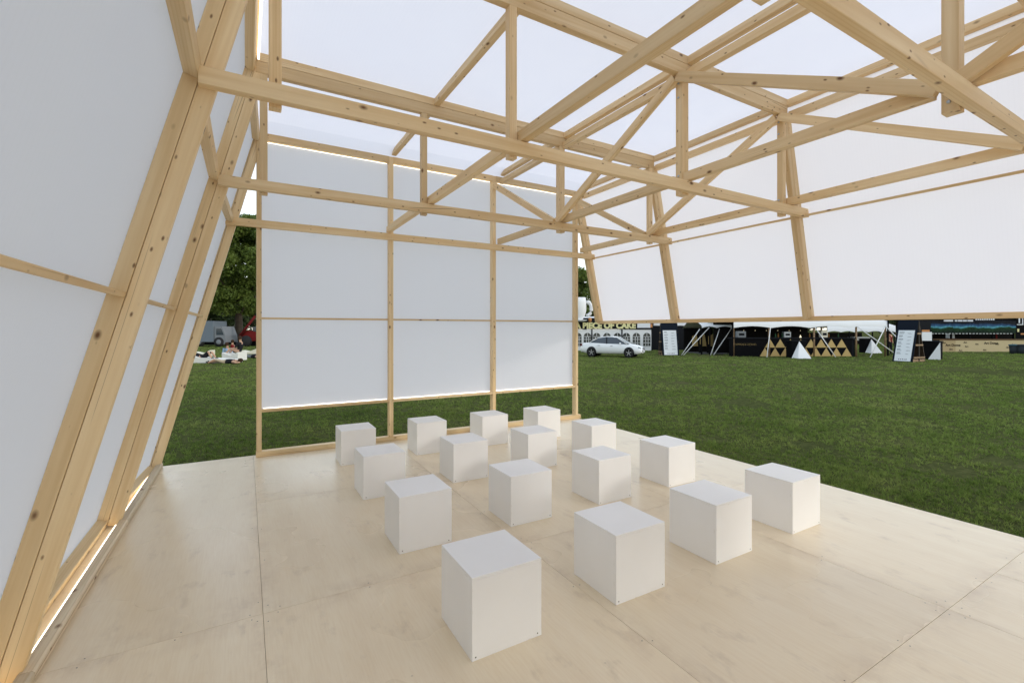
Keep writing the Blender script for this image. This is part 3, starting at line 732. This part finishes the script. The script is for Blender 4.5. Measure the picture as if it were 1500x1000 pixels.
# ---- black booth, menu boards, mast
t = Th("black_booth", "black panelled booth with a white roof edge behind the tall menu board", "booth", 990, 42.5)
for a, b in ((956, 972), (972.3, 990), (990.3, 1008), (1008.3, 1026)): t.box("wall_panel", a, b, 477, 513.4, 0, .08, 'charcoal')
t.box("roof_edge", 956, 1010, 471.5, 476.8, -.1, 3, 'tent_white'); t.box("side_wall", 1026.2, 1027, 477, 513.4, .1, 3, 'charcoal')
def menu_board(px, d, rot, w_, h_, D_, label, seed):
    g = random.Random(seed); t = Th("menu_board", label, "menu board", px, d, rot)
    lean = math.atan2(D_/2, h_); L = math.hypot(h_, D_/2)
    fr = t.mesh("front_board", box_me("front_board", w_, .04, L, .004, (0, 0, L/2)), 'navy', (0, -D_/2, 0), (-lean, 0, 0))
    sh = add_obj("menu_sheet", box_me("menu_sheet", w_*.80, .012, L*.74, .001, (0, 0, L*.385)), M['sign_white'], fr, (0, -.027, 0))
    bx = []
    for q in range(7):
        z_ = L*(.70-.082*q); bx.append((-w_*.34, -w_*.34+w_*g.uniform(.15, .26), -.0345, -.0338, z_, z_+.032))
        for r_ in range(2):
            zz = z_-.045-.035*r_
            bx += [(-w_*.34, -w_*.34+w_*g.uniform(.14, .24), -.0345, -.0338, zz, zz+.011), (w_*g.uniform(.05, .12), w_*g.uniform(.2, .33), -.0345, -.0338, zz, zz+.011)]
    for q in range(5): bx.append((-w_*.2+q*w_*.09, -w_*.2+q*w_*.09+w_*.045, -.0345, -.0338, L*.045, L*.045+g.uniform(.04, .075)))
    add_obj("menu_lines", multi_box("menu_lines", bx), M['ink'], fr)
    t.mesh("back_board", box_me("back_board", w_, .04, L, .004, (0, 0, L/2)), 'dark_wood', (0, D_/2, 0), (lean, 0, 0))
    for z_ in (.22, .95, 1.62):
        hd = D_/2*(1-z_/h_)-.03
        for sx in (-1, 1): t.mbox("shelf_slat", sx*w_/2-.03, sx*w_/2+.03, -hd, hd, z_, z_+.09, 'post_brown')
    for sx in (-1, 1): t.mbox("brace", sx*w_/2-.02, sx*w_/2+.02, -.05, .05, .05, h_-.12, 'mast')
    pb = [(-w_/2, w_/2, -D_/2+.06, D_/2-.06, .13, .16)]+[(q*w_/2-.05, q*w_/2+.05, -D_/2+.06, D_/2-.06, 0, .13) for q in (-.9, 0, .9)]
    t.mesh("pallet", multi_box("pallet", pb), 'post_brown')
menu_board(979.5, 34.2, R(6), 1.28, 2.42, .75, "dark A-frame menu board with white sheet standing beside the white car", 1)
menu_board(1331, 27.6, R(-66), 1.02, 2.45, 1.35, "dark A-frame menu board with pallet base standing beside the gold triangle bar", 2)
t = Th("lattice_mast", "black lattice mast with a wooden pole standing beside the black booth", "mast", 1012.5, 39)
for a in (1008.7, 1016): t.box("upright", a-.7, a+.7, 465, 517, -.05, .05, 'black')
for q in range(11): t.box("rung", 1008.7, 1016, 468+q*4.6, 469.3+q*4.6, -.03, .03, 'grey')
t.box("wood_pole", 1011.3, 1013.6, 463, 517, -.14, -.02, 'post_brown')

# ---- canopies on wooden poles
def canopy(t, px0, px1, eave, top, depth, nsc, y0=0., m='tent_white'):
    """white canopy: front valance with scallops, sloped top"""
    x0, x1 = t.X(px0), t.X(px1); zt_, ze = t.Z(top), t.Z(eave); n = nsc*8; v, f = [], []
    for i in range(n+1):
        x = x0+(x1-x0)*i/n; s_ = .13*math.sin(math.pi*(i % 8)/8)
        v += [(x, y0, ze+s_), (x, y0+.02, zt_), (x, y0+depth*.5, zt_+.75), (x, y0+depth, zt_-.2)]
    for i in range(n):
        for q in range(3): a = i*4+q; f.append((a, a+4, a+5, a+1))
    return t.mesh("canopy", pyd("canopy", v, f, True), m)
t = Th("lounge_tent", "small white canopy on dark poles with gold panels beside the bar tent", "tent", 1052, 35)
canopy(t, 1028, 1072.5, 480.5, 477, 4.0, 2, .0)
for a in (1028.5, 1040.5, 1071.8): t.box("tent_pole", a-.9, a+.9, 478, 519.5, .05, .15, 'black')
for a, b in ((1031, 1040), (1043, 1053), (1056, 1066)): t.mesh("gold_panel", extrude_poly("gold_panel", [(t.X(a), .55), (t.X(b), .55), (t.X((a+b)/2)+.1, 1.5), (t.X(a), 1.35)], 2.2, 2.26), 'gold')
t.box("dark_backdrop", 1028, 1074, 480, 519, 3.6, 3.7, 'interior'); t.box("floor_mat", 1028, 1074, 518.2, 519.2, .3, 3.5, 'asphalt')
t.box("banner", 1042, 1071, 464, 476.2, .6, .66, 'pale_green')
for a in (1036, 1048, 1062): t.box("stool", a, a+3, 505, 518.5, 1.4, 1.6, 'interior')
def guy(t, a, ya, b, yb, out=1.2):
    t.tube("guy_pole", (t.X(a), -.0, t.Z(ya)), (t.X(b), -out*0-.9, .02), .03, 'white_pole', 7)
for a, ya, b, yb in ((1025, 482, 992, 507), (1039, 479.5, 995, 519), (1054, 482, 1033.5, 513), (1072.5, 479.5, 1037.7, 521.5)): guy(t, a, ya, b, yb)

t = Th("bar_tent", "long white scalloped canopy on wooden poles above the gold triangle bar", "tent", 1187, 32.3)
canopy(t, 1074, 1300, 480.3, 470, 6.5, 4, .0)
for a, yy in ((1075, .02), (1127.6, .02), (1193.4, .02), (1255.3, .02), (1298, .02), (1268.5, 4.6), (1225, 4.6)):
    z_ = t.Z(478.5); t.tube("tent_pole", (t.X(a), yy+.06, 0), (t.X(a), yy+.06, z_ if yy < 1 else z_+.5), .06, 'post_brown', 9)
for a in (1073.6, 1301): t.box("dark_pole", a-.9, a+.9, 466, 521, -.02, .06, 'black')
for a, ya, b, yb in ((1128.6, 479, 1113, 523), (1193.4, 478.5, 1211, 526), (1255.4, 478, 1302.6, 522), (1296.6, 479, 1260, 524.6), (1297, 477, 1325, 507)): guy(t, a, ya, b, yb)
t.box("dark_backdrop", 1072, 1222, 470.5, 520, 2.9, 3.0, 'interior')  # near-black panel stands in for the shade inside the bar tent
for q in range(9):
    a = 1081+q*17; lb = t.tube("string_light", (t.X(a), .8, t.Z(483.5)-.05), (t.X(a), .8, t.Z(483.5)-.01), .018, 'lamp_glow', 6)
t = Th("bar_counter", "black bar counter faced with rows of gold triangles under the long canopy", "bar", 1187, 31.9)
t.box("counter_body", 1078, 1255.5, 496.5, 522.6, .5, 1.0, 'black'); t.box("counter_top", 1077, 1261, 494.6, 496.3, .42, 1.15, 'charcoal')
t.box("counter_end", 1255.7, 1261, 496.5, 522.6, .55, 2.6, 'charcoal')
tx = text_me("lettering", "CHAMPAGNE & COCKTAILS", .20, .004, -.006, 'LEFT'); xs = [q.co.x for q in tx.vertices]; sc_ = 1.55/(max(xs)-min(xs))
for q in tx.vertices: q.co.x *= sc_
t.mesh("lettering", tx, 'gold', (t.X(1080), .49, t.Z(506)), (R(90), 0, 0))
tri_w = 15.2; zr = [(t.Z(522.3), t.Z(509.7)), (t.Z(509.3), t.Z(496.7))]
for row in (0, 1):
    z0_, z1_ = zr[row]
    for q in range(10):
        c_ = 1126.0+q*tri_w+(tri_w/2 if row else 0)
        if c_+tri_w/2 > 1256: continue
        w2 = tri_w/2*t.m*.998
        t.mesh("gold_triangle", extrude_poly("gold_triangle", [(-w2, z0_), (w2, z0_), (0, z1_)], .47, .499), 'gold', (t.X(c_), 0, 0))
# things on the bar
for k_, (px, col_) in enumerate(((1136, 'bottle_green'), (1140, 'bottle_amber'), (1146, 'bottle_green'), (1186, 'bottle_amber'), (1203, 'bottle_green'), (1214, 'bottle_amber'), (1228, 'bottle_green'))):
    b = Th("bottle", "slim %s bottle standing on the bar counter top" % ("green" if 'green' in col_ else "amber"), "bottle", px, 32.8, 0, "%s bottles on the bar" % ("green" if 'green' in col_ else "amber"), z=t.Z(494.6))
    b.mesh("glass_body", lathe_me("glass_body", [(.0001, 0), (.04, 0), (.042, .18), (.016, .24), (.015, .32), (.0001, .32)], 10), col_)
for k_, (px, w_, h_, lab) in enumerate(((1085, .62, .45, "pale grey drinks machine at the left end of the bar counter"), (1152, .5, .42, "steel coffee machine on the bar counter behind the white pyramid"), (1206, .45, .5, "cream cooler box on the bar counter above the gold triangles"))):
    b = Th("bar_machine", lab, "machine", px, 32.75, 0, None, z=t.Z(494.6))
    b.mesh("machine_body", box_me("machine_body", w_, .3, h_, .03, (0, 0, h_/2)), ('grey', 'steel', 'cream')[k_]); b.mesh("machine_panel", box_me("machine_panel", w_*.6, .02, h_*.35, .004, (0, -.16, h_*.5)), 'charcoal')
b = Th("bar_lamp", "small glowing pyramid lamp standing on the bar counter", "lamp", 1172.5, 32.6, 0, None, z=t.Z(494.6))
b.mesh("lamp_shade", lathe_me("lamp_shade", [(.085, .0), (.0001, .22)], 4, False), 'lamp_glow'); b.mesh("lamp_foot", box_me("lamp_foot", .1, .1, .02, .003, (0, 0, .0)), 'black')
def table_pyr(px, d, label, rot=0., right=False):
    t = Th("high_table", label, "table", px, d, rot)
    t.mbox("table_body", -.46, .46, -.1, .55, 0, 1.12, 'black', .01); t.mbox("table_top", -.50, .50, -.14, .59, 1.122, 1.17, 'charcoal', .006)
    v = [(-.44, -.75, 0), (.44, -.75, 0), (.5, -.15, 0), (-.5, -.15, 0), (0, -.17, 1.12)] if not right else [(-.12, -.2, 0), (.47, -.2, 0), (.47, -.145, 0), (-.12, -.145, 0), (.46, -.15, 1.10)]
    t.mesh("white_pyramid", pyd("white_pyramid", v, [(0, 1, 4), (1, 2, 4), (2, 3, 4), (3, 0, 4), (3, 2, 1, 0)]), 'tent_white')
table_pyr(1168.5, 31.0, "black high table with a white pyramid before the gold triangle bar")
table_pyr(1364, 29.6, "black high table with a slanted white wedge beside the pallet menu board", R(-52), True)
table_pyr(1274, 37.5, "black high table with a white pyramid behind the crossed guy poles")
t = Th("far_canopy", "pale blue canopy standing far behind the bar tent", "tent", 1255, 52)
canopy(t, 1212, 1312, 486.5, 477, 6, 5); [t.box("tent_pole", a-.6, a+.6, 480, 506.5, .05, .15, 'black') for a in (1213, 1245, 1279, 1311)]; t.box("dark_wall", 1212, 1312, 487.5, 506, 5, 5.1, 'interior')
t.box("counter", 1270, 1295, 494, 499, 2, 3, 'steel')

# ---- plywood stall with landscape banner, column menu, bins
t = Th("food_stall", "long stall with plywood base and painted night landscape banner", "stall", 1430, 39.3)
xs_ = [1377, 1399.7, 1432, 1456, 1479.4, 1512, 1545]
for q in range(6): t.box("plywood_board", xs_[q]+.05, xs_[q+1]-.05, 498.2, 515, 0, .05, 'ply_pale' if q != 0 else 'ply_warm')
t.box("counter_top", 1376, 1546, 496.4, 498, -.05, .6, 'brown')
for a, b in ((1362, 1394), (1394.4, 1421.3), (1421.7, 1486)): t.box("banner", a, b, 469.6, 488, -.12, -.08, 'aurora')
vb = []
for q in range(24): vb.append((t.X(1363+q*5), t.X(1366+q*5), -.1, -.09, t.Z(488.9), t.Z(488)))
t.mesh("fringe", multi_box("fringe", vb), 'sign_white')
t.box("black_front", 1486.2, 1546, 463, 496, -.1, -.05, 'black'); t.box("dark_backdrop", 1362, 1546, 470, 515, 3.4, 3.5, 'interior')
t.box("roof", 1360, 1546, 462, 469.3, .0, 3.6, 'black')
for a, b in ((1380, 1393), (1396, 1399), (1400.5, 1406.5), (1408, 1413), (1414.5, 1422)): t.box("white_light_strip", a, b, 468.6, 470.8, -.2, -.14, 'sign_white')
for q in range(9): t.box("white_letter", 1428.5+q*3.2, 1430.3+q*3.2, 464.5, 468.9, -.05, -.01, 'sign_white')
for a in (1394, 1421.5, 1455, 1485.5): t.box("stall_post", a-.8, a+.8, 470, 498, .0, .12, 'black')
mk = [(t.X(1487.5), t.X(1496.5), -.13, -.105, t.Z(475.9), t.Z(474.8)), (t.X(1495.2), t.X(1496.5), -.13, -.105, t.Z(474.8), t.Z(464)), (t.X(1490), t.X(1491.8), -.13, -.105, t.Z(473), t.Z(464))]
t.mesh("white_mark", multi_box("white_mark", mk), 'sign_white')
t.box("fridge", 1409.5, 1415, 488.8, 495.6, 1.0, 1.5, 'sign_white'); t.box("red_post", 1468.5, 1470, 488, 496, .5, .58, 'red')
t.box("menu_screen", 1493, 1499, 488, 490, -.13, -.105, 'orange'); t.box("green_sign", 1488, 1490.6, 481.5, 486, -.13, -.105, 'yellow')
tx = text_me("lettering", "Art Dome", .30, .004, .006, 'LEFT')
for px, py, s_ in ((1385, 507, 1.), (1441.5, 504, .95)): t.mesh("lettering", tx, 'black', (t.X(px), -.006, t.Z(py)), (R(90), 0, 0)).scale = (s_, s_, 1)
tx2 = text_me("lettering", "Art", .20, .004, .004, 'LEFT')
for px, py in ((1380.5, 503), (1390.5, 512.5), (1404.5, 514.3), (1411.5, 502.5), (1413.5, 508.5), (1428.5, 505), (1440, 513.5), (1458, 505), (1474, 509.8), (1482, 505.5)): t.mesh("lettering", tx2, 'black', (t.X(px), -.006, t.Z(py)), (R(90), 0, 0))
t = Th("menu_column", "grey column with a white menu panel behind the slanted wedge table", "column", 1357, 34)
t.box("column_body", 1346.5, 1363.5, 469, 516.5, 0, .6, 'charcoal'); t.box("menu_panel", 1349.8, 1364.2, 486.2, 500, -.05, -.005, 'sign_white'); t.box("food_photo", 1350, 1361, 483, 486, -.04, -.005, 'orange')
for k_, (px, d_, c_, lab) in enumerate(((1485.6, 36.2, 'bin_lid', "round dark bin with teal lid standing before the plywood stall"), (1497.5, 35.8, 'bin_grey', "round dark bin with black lid standing before the plywood stall"))):
    b = Th("waste_bin", lab, "bin", px, d_); b.mesh("bin_body", lathe_me("bin_body", [(.0001, 0), (.25, 0), (.29, .62), (.0001, .62)], 20), 'bin_grey')
    b.mesh("bin_lid", lathe_me("bin_lid", [(.32, .622), (.33, .65), (.30, .72), (.12, .75), (.0001, .75)], 20), c_)
    for sx in (-1, 1): b.mesh("handle", box_me("handle", .05, .14, .05, .01, (sx*.32, 0, .56)), 'bin_grey')

# ---- left side: truck, telehandler, loungers, people
t = Th("box_truck", "pale grey box truck parked behind the loungers under the tree", "truck", 303, 50)
t.box("cargo_box", 274, 312.5, 470, 501, 0, 2.4, 'truck', .05); t.box("chassis", 276, 330, 501.3, 505, .3, 2.1, 'black')
cb = t.X(313.2); t.mesh("cab", extrude_poly("cab", [(cb, t.Z(504)), (cb, t.Z(478)), (t.X(324), t.Z(478)), (t.X(329), t.Z(491)), (t.X(330), t.Z(504))], .1, 2.3), 'grey')
t.mesh("side_window", extrude_poly("side_window", [(t.X(316), t.Z(490.5)), (t.X(316), t.Z(481)), (t.X(323.3), t.Z(481)), (t.X(327), t.Z(490.5))], .08, .099), 'glass')
for px in (283, 291, 320):
    w_ = t.mesh("wheel", lathe_me("wheel", [(.0001, 0), (.5, 0), (.52, .05), (.52, .28), (.0001, .28)], 20), 'tyre', (t.X(px), .3, .52), (R(90), 0, 0)); add_obj("rim", lathe_me("rim", [(.0001, .281), (.27, .281), (.24, .30), (.0001, .30)], 16), M['grey'], w_)
t = Th("telehandler", "red telehandler with raised boom parked beside the tree trunk", "machine", 366, 51)
t.mesh("body", extrude_poly("body", [(t.X(353), .6), (t.X(353), 1.5), (t.X(362), 1.75), (t.X(385), 1.5), (t.X(392), .9), (t.X(392), .6)], 0, 1.6), 'red')
t.box("cab", 369, 382, 478, 492, .1, 1.1, 'glass', .05); t.tube("boom", (t.X(353.5), -.2, 1.2), (t.X(376), -.2, 3.4), .16, 'darkred', 8, .12); t.tube("boom_head", (t.X(376.2), -.2, 3.42), (t.X(390), -.2, 4.0), .16, 'charcoal', 8)
for px in (361, 385):
    for yy in (-.12, 1.3): t.mesh("wheel", lathe_me("wheel", [(.0001, 0), (.56, 0), (.6, .06), (.6, .34), (.56, .4), (.0001, .4)], 20), 'tyre', (t.X(px), yy+.3, .6), (R(90), 0, 0))
t.mesh("front_fork", box_me("front_fork", .25, 1.0, .5, .03, (t.X(351.8), .6, .9)), 'yellow')

def wedge(px, d, L, h0, h1, W, label, rot=0, m='foam'):
    t = Th("lounger", label, "lounger", px, d, rot, None)
    t.mesh("cushion", extrude_poly("cushion", [(-L/2, .04), (L/2, .04), (L/2, h1), (-L/2+.6, h0*.62), (-L/2, h0)], -W/2, W/2), m)
    t.mbox("base", -L/2+.05, L/2-.05, -W/2+.05, W/2-.05, 0, .038, 'grey')
    return t
wedge(316, 26.3, 2.55, .52, .20, .9, "long white wedge lounger with a person in black lying on it")
wedge(343.5, 28.2, 1.05, .52, .55, .8, "white box lounger with two seated people leaning behind it", R(-8))
wedge(299, 32.5, 1.1, .34, .46, .7, "cream lounger standing empty beside the grey truck", R(6), 'cream')
wedge(368, 35.5, 1.25, .30, .46, .8, "cream lounger under the tree beside the telehandler", R(4), 'cream')

def person(label, px, d, joints, edges, rad, region, hair, rot=0, z=0):
    """one skinned body; region maps joint -> material"""
    t = Th("person", label, "person", px, d, rot, None, z)
    names = list(joints); me = bpy.data.meshes.new("body"); me.from_pydata([joints[k] for k in names], [(names.index(a), names.index(b)) for a, b in edges], [])
    o = bpy.data.objects.new("tmp_body", me); col.objects.link(o)
    o.modifiers.new("s", 'SKIN'); sv = me.skin_vertices[0].data
    for i, k in enumerate(names):
        sv[i].radius = (rad[k], rad[k]); sv[i].use_root = (k == 'pelvis')
    ss = o.modifiers.new("ss", 'SUBSURF'); ss.levels = 1; ss.render_levels = 1
    dg = bpy.context.evaluated_depsgraph_get(); bm_ = bpy.data.meshes.new_from_object(o.evaluated_get(dg)); bpy.data.objects.remove(o)
    bm_.name = "body"; bm_.materials.clear(); mats = sorted(set(region.values()))
    for q in mats: bm_.materials.append(M[q])
    seg = [(np.array(joints[a]), np.array(joints[b]), region[b]) for a, b in edges]
    for p in bm_.polygons:
        c = np.array(p.center); best = None
        for a, b, r_ in seg:
            tt = np.clip(np.dot(c-a, b-a)/max(1e-6, np.dot(b-a, b-a)), 0, 1); dd = np.linalg.norm(c-a-tt*(b-a))
            if best is None or dd < best[0]: best = (dd, r_)
        p.material_index = mats.index(best[1]); p.use_smooth = True
    add_obj("body", bm_, None, t.o)
    hx = Vector(joints['head']); up_ = (hx-Vector(joints['neck'])).normalized()
    hm = lathe_me("hair", [(.0001, .155), (.07, .14), (.108, .08), (.118, .01), (.112, -.05), (.0001, -.055)], 12)
    ho = add_obj("hair", hm, M[hair], t.o, hx+up_*.0); ho.rotation_euler = up_.to_track_quat('Z', 'Y').to_euler()
    return t
ED = [('pelvis', 'chest'), ('chest', 'neck'), ('neck', 'head'), ('head', 'crown'), ('chest', 'sh_l'), ('sh_l', 'el_l'), ('el_l', 'ha_l'), ('chest', 'sh_r'), ('sh_r', 'el_r'), ('el_r', 'ha_r'),
      ('pelvis', 'hip_l'), ('hip_l', 'kn_l'), ('kn_l', 'an_l'), ('an_l', 'to_l'), ('pelvis', 'hip_r'), ('hip_r', 'kn_r'), ('kn_r', 'an_r'), ('an_r', 'to_r')]
RAD = dict(pelvis=.15, chest=.16, neck=.06, head=.095, crown=.08, sh_l=.075, sh_r=.075, el_l=.05, el_r=.05, ha_l=.04, ha_r=.04, hip_l=.10, hip_r=.10, kn_l=.068, kn_r=.068, an_l=.045, an_r=.045, to_l=.04, to_r=.04)
def reg(top, leg, shin, arm='skin', foot='dark_cloth'):
    r_ = {k: top for k in ('pelvis', 'chest', 'sh_l', 'sh_r')}; r_.update({k: 'skin' for k in ('neck', 'head', 'crown', 'ha_l', 'ha_r')})
    r_.update(el_l=arm, el_r=arm, hip_l=leg, hip_r=leg, kn_l=leg, kn_r=leg, an_l=shin, an_r=shin, to_l=foot, to_r=foot); return r_
lying = dict(pelvis=(0, 0, .12), chest=(-.42, 0, .24), neck=(-.63, 0, .34), head=(-.75, 0, .41), crown=(-.84, 0, .47), sh_l=(-.5, .2, .26), el_l=(-.3, .32, .14), ha_l=(-.08, .28, .10), sh_r=(-.5, -.2, .26), el_r=(-.3, -.32, .12), ha_r=(-.08, -.26, .10),
             hip_l=(.08, .1, .12), kn_l=(.42, .13, .42), an_l=(.66, .12, .08), to_l=(.82, .12, .05), hip_r=(.08, -.1, .12), kn_r=(.38, -.12, .46), an_r=(.58, -.12, .08), to_r=(.74, -.12, .05))
flat = dict(pelvis=(0, 0, .12), chest=(.42, 0, .14), neck=(.64, 0, .16), head=(.78, 0, .19), crown=(.88, 0, .2), sh_l=(.5, .2, .13), el_l=(.34, .38, .08), ha_l=(.12, .36, .08), sh_r=(.5, -.2, .13), el_r=(.72, -.36, .08), ha_r=(.9, -.2, .10),
            hip_l=(-.08, .1, .11), kn_l=(-.5, .13, .16), an_l=(-.92, .12, .07), to_l=(-.98, .12, .18), hip_r=(-.08, -.1, .11), kn_r=(-.46, -.14, .26), an_r=(-.82, -.16, .07), to_r=(-.94, -.16, .14))
sit = dict(pelvis=(0, 0, .14), chest=(-.06, .04, .56), neck=(-.05, .03, .80), head=(-.04, .0, .95), crown=(-.04, 0, 1.05), sh_l=(-.05, .22, .66), el_l=(.05, .3, .40), ha_l=(.22, .18, .30), sh_r=(-.05, -.2, .66), el_r=(.04, -.28, .40), ha_r=(.22, -.16, .30),
           hip_l=(.05, .1, .13), kn_l=(.42, .12, .38), an_l=(.70, .1, .07), to_l=(.86, .1, .05), hip_r=(.05, -.1, .13), kn_r=(.44, -.12, .34), an_r=(.76, -.14, .07), to_r=(.92, -.14, .05))
stand = dict(pelvis=(0, 0, .95), chest=(0, .02, 1.30), neck=(0, 0, 1.50), head=(.01, -.02, 1.62), crown=(.01, 0, 1.72), sh_l=(.19, 0, 1.40), el_l=(.26, .03, 1.12), ha_l=(.22, -.08, .88), sh_r=(-.19, 0, 1.40), el_r=(-.25, .03, 1.12), ha_r=(-.16, -.18, .98),
             hip_l=(.1, 0, .90), kn_l=(.11, -.02, .50), an_l=(.12, .02, .09), to_l=(.13, -.14, .04), hip_r=(-.1, 0, .90), kn_r=(-.12, .04, .50), an_r=(-.13, .08, .09), to_r=(-.14, -.08, .04))
person("person in black lying with knees up on the long white lounger", 297, 26.2, lying, ED, RAD, reg('dark_cloth', 'dark_cloth', 'skin', 'dark_cloth'), 'hair', 0, .22)
person("person in black top and tan shorts lying stretched out on the grass", 330, 25.7, flat, ED, RAD, reg('dark_cloth', 'tan_cloth', 'skin'), 'hair', R(5))
person("person in pale blue shirt sitting behind the white box lounger", 333, 29.4, sit, ED, RAD, reg('blue_cloth', 'dark_cloth', 'dark_cloth', 'blue_cloth'), 'hair', R(-30))
person("person in black sitting with bare legs stretched over the white box lounger", 350.5, 28.2, {k: (-x, y, z) for k, (x, y, z) in sit.items()}, ED, RAD, reg('dark_cloth', 'skin', 'skin', 'dark_cloth'), 'hair', R(-8), .42)
person("person in red jacket sitting beside the tree trunk", 341.5, 36, sit, ED, RAD, reg('red', 'dark_cloth', 'dark_cloth', 'red'), 'hair', R(20))
person("person in dark clothes lying on the grass under the tree", 368.5, 30.5, flat, ED, RAD, reg('dark_cloth', 'grey', 'dark_cloth'), 'hair', R(-10))
person("person in red shirt standing beside the bar tent pole", 1303.5, 34.5, stand, ED, RAD, reg('red', 'dark_cloth', 'dark_cloth'), 'hair', R(20))

# ------------------------------------------------------------------ grass blades (one uncountable mass)
def grass():
    nt_, nb = 105000, 8
    r = 4.2*(80/4.2)**rng.random(nt_); th = YAW+(rng.random(nt_)-.5)*R(118)
    x, y = r*np.sin(th), r*np.cos(th)
    patch = np.sin(x*.9+np.sin(y*.7)*2)*np.sin(y*1.1+np.sin(x*.8)*2)
    keep = ~((x > fx0-.03) & (x < fx1+.03) & (y > fy0-.03) & (y < fy1+.03)) & (rng.random(nt_) < .80+.25*patch)
    for cx, cy, rr in ((11.3, 7.5, .75), (11.2, 6.9, .45), (9.9, 1.0, .85), (9.6, 2.3, .5), (29.6, 7.3, 2.6), (7.2, 5.3, .35), (8.2, 4.2, .3), (8.4, 2.5, .4), (19.5, 9.0, 1.3), (7.3, 1.5, .3), (13.5, 11.5, .7)):
        dd = ((x-cx)**2+(y-cy)**2)/rr**2*(.7+.6*rng.random(nt_)); keep &= ~((dd < 1) & (rng.random(nt_) < .97*(1-dd*.55)))
    x, y, r = x[keep], y[keep], r[keep]; nt_ = len(x)
    tall = np.clip(rng.normal(.050, .013, nt_)+.012*np.sin(x*2.1)*np.sin(y*2.7), .022, .09); spread = (.022+.022*rng.random(nt_))*np.maximum(1, r/9)
    x, y, r, tall, spread = (np.repeat(q, nb) for q in (x, y, r, tall, spread)); n = len(x)
    az = rng.random(n)*2*np.pi; off = spread*rng.random(n)**.6; x = x+off*np.cos(az); y = y+off*np.sin(az)
    az = az+rng.normal(0, .7, n); h = tall*(.55+.6*rng.random(n)); lean = .2+1.0*rng.random(n)
    wd = .0034*np.maximum(1, r/5.5)*(.7+.6*rng.random(n)); dx, dy = np.cos(az), np.sin(az); q = rng.random(n)*2*np.pi
    vv = np.empty((n, 3, 3), np.float32)
    vv[:, 0] = np.stack([x-np.sin(q)*wd, y+np.cos(q)*wd, np.full(n, 0.)], 1); vv[:, 1] = np.stack([x+np.sin(q)*wd, y-np.cos(q)*wd, np.full(n, 0.)], 1)
    vv[:, 2] = np.stack([x+dx*h*lean, y+dy*h*lean, h], 1)
    o = add_obj("grass", np_mesh("grass", vv.reshape(-1, 3), 3), M['blade'], loc=(0, 0, G)); o['kind'] = 'stuff'
def blade_mat():
    m = bpy.data.materials.new("grass_blades"); m.use_nodes = True; t = m.node_tree; t.nodes.clear(); k = N(m)
    out = k.n("OutputMaterial"); d = k.n("BsdfDiffuse"); tr = k.n("BsdfTranslucent")
    tc = k.n("TexCoord"); n1 = k.n("TexNoise", i_Scale=.6, i_Detail=5.0, i_Roughness=.65); k.l(tc, "Object", n1, "Vector")
    n2 = k.n("TexNoise", i_Scale=11.0, i_Detail=4.0, i_Roughness=.7); k.l(tc, "Object", n2, "Vector")
    r = k.ramp(n1, 0, [(.3, (.122, .182, .044)), (.5, (.190, .262, .068)), (.7, (.265, .312, .102))])
    r2 = k.ramp(n2, 0, [(.32, (.40, .46, .40)), (.52, (1, 1, 1)), (.72, (1.6, 1.5, 1.35))])
    mx = k.mix(r, 0, r2, 0, None, 0, 'MULTIPLY', .9); k.l(mx, 2, d, 0); k.l(mx, 2, tr, 0)
    ms = k.n("MixShader"); ms.inputs[0].default_value = .3; k.l(d, 0, ms, 1); k.l(tr, 0, ms, 2); k.l(ms, 0, out, 0)
    return m
M['blade'] = blade_mat(); grass()
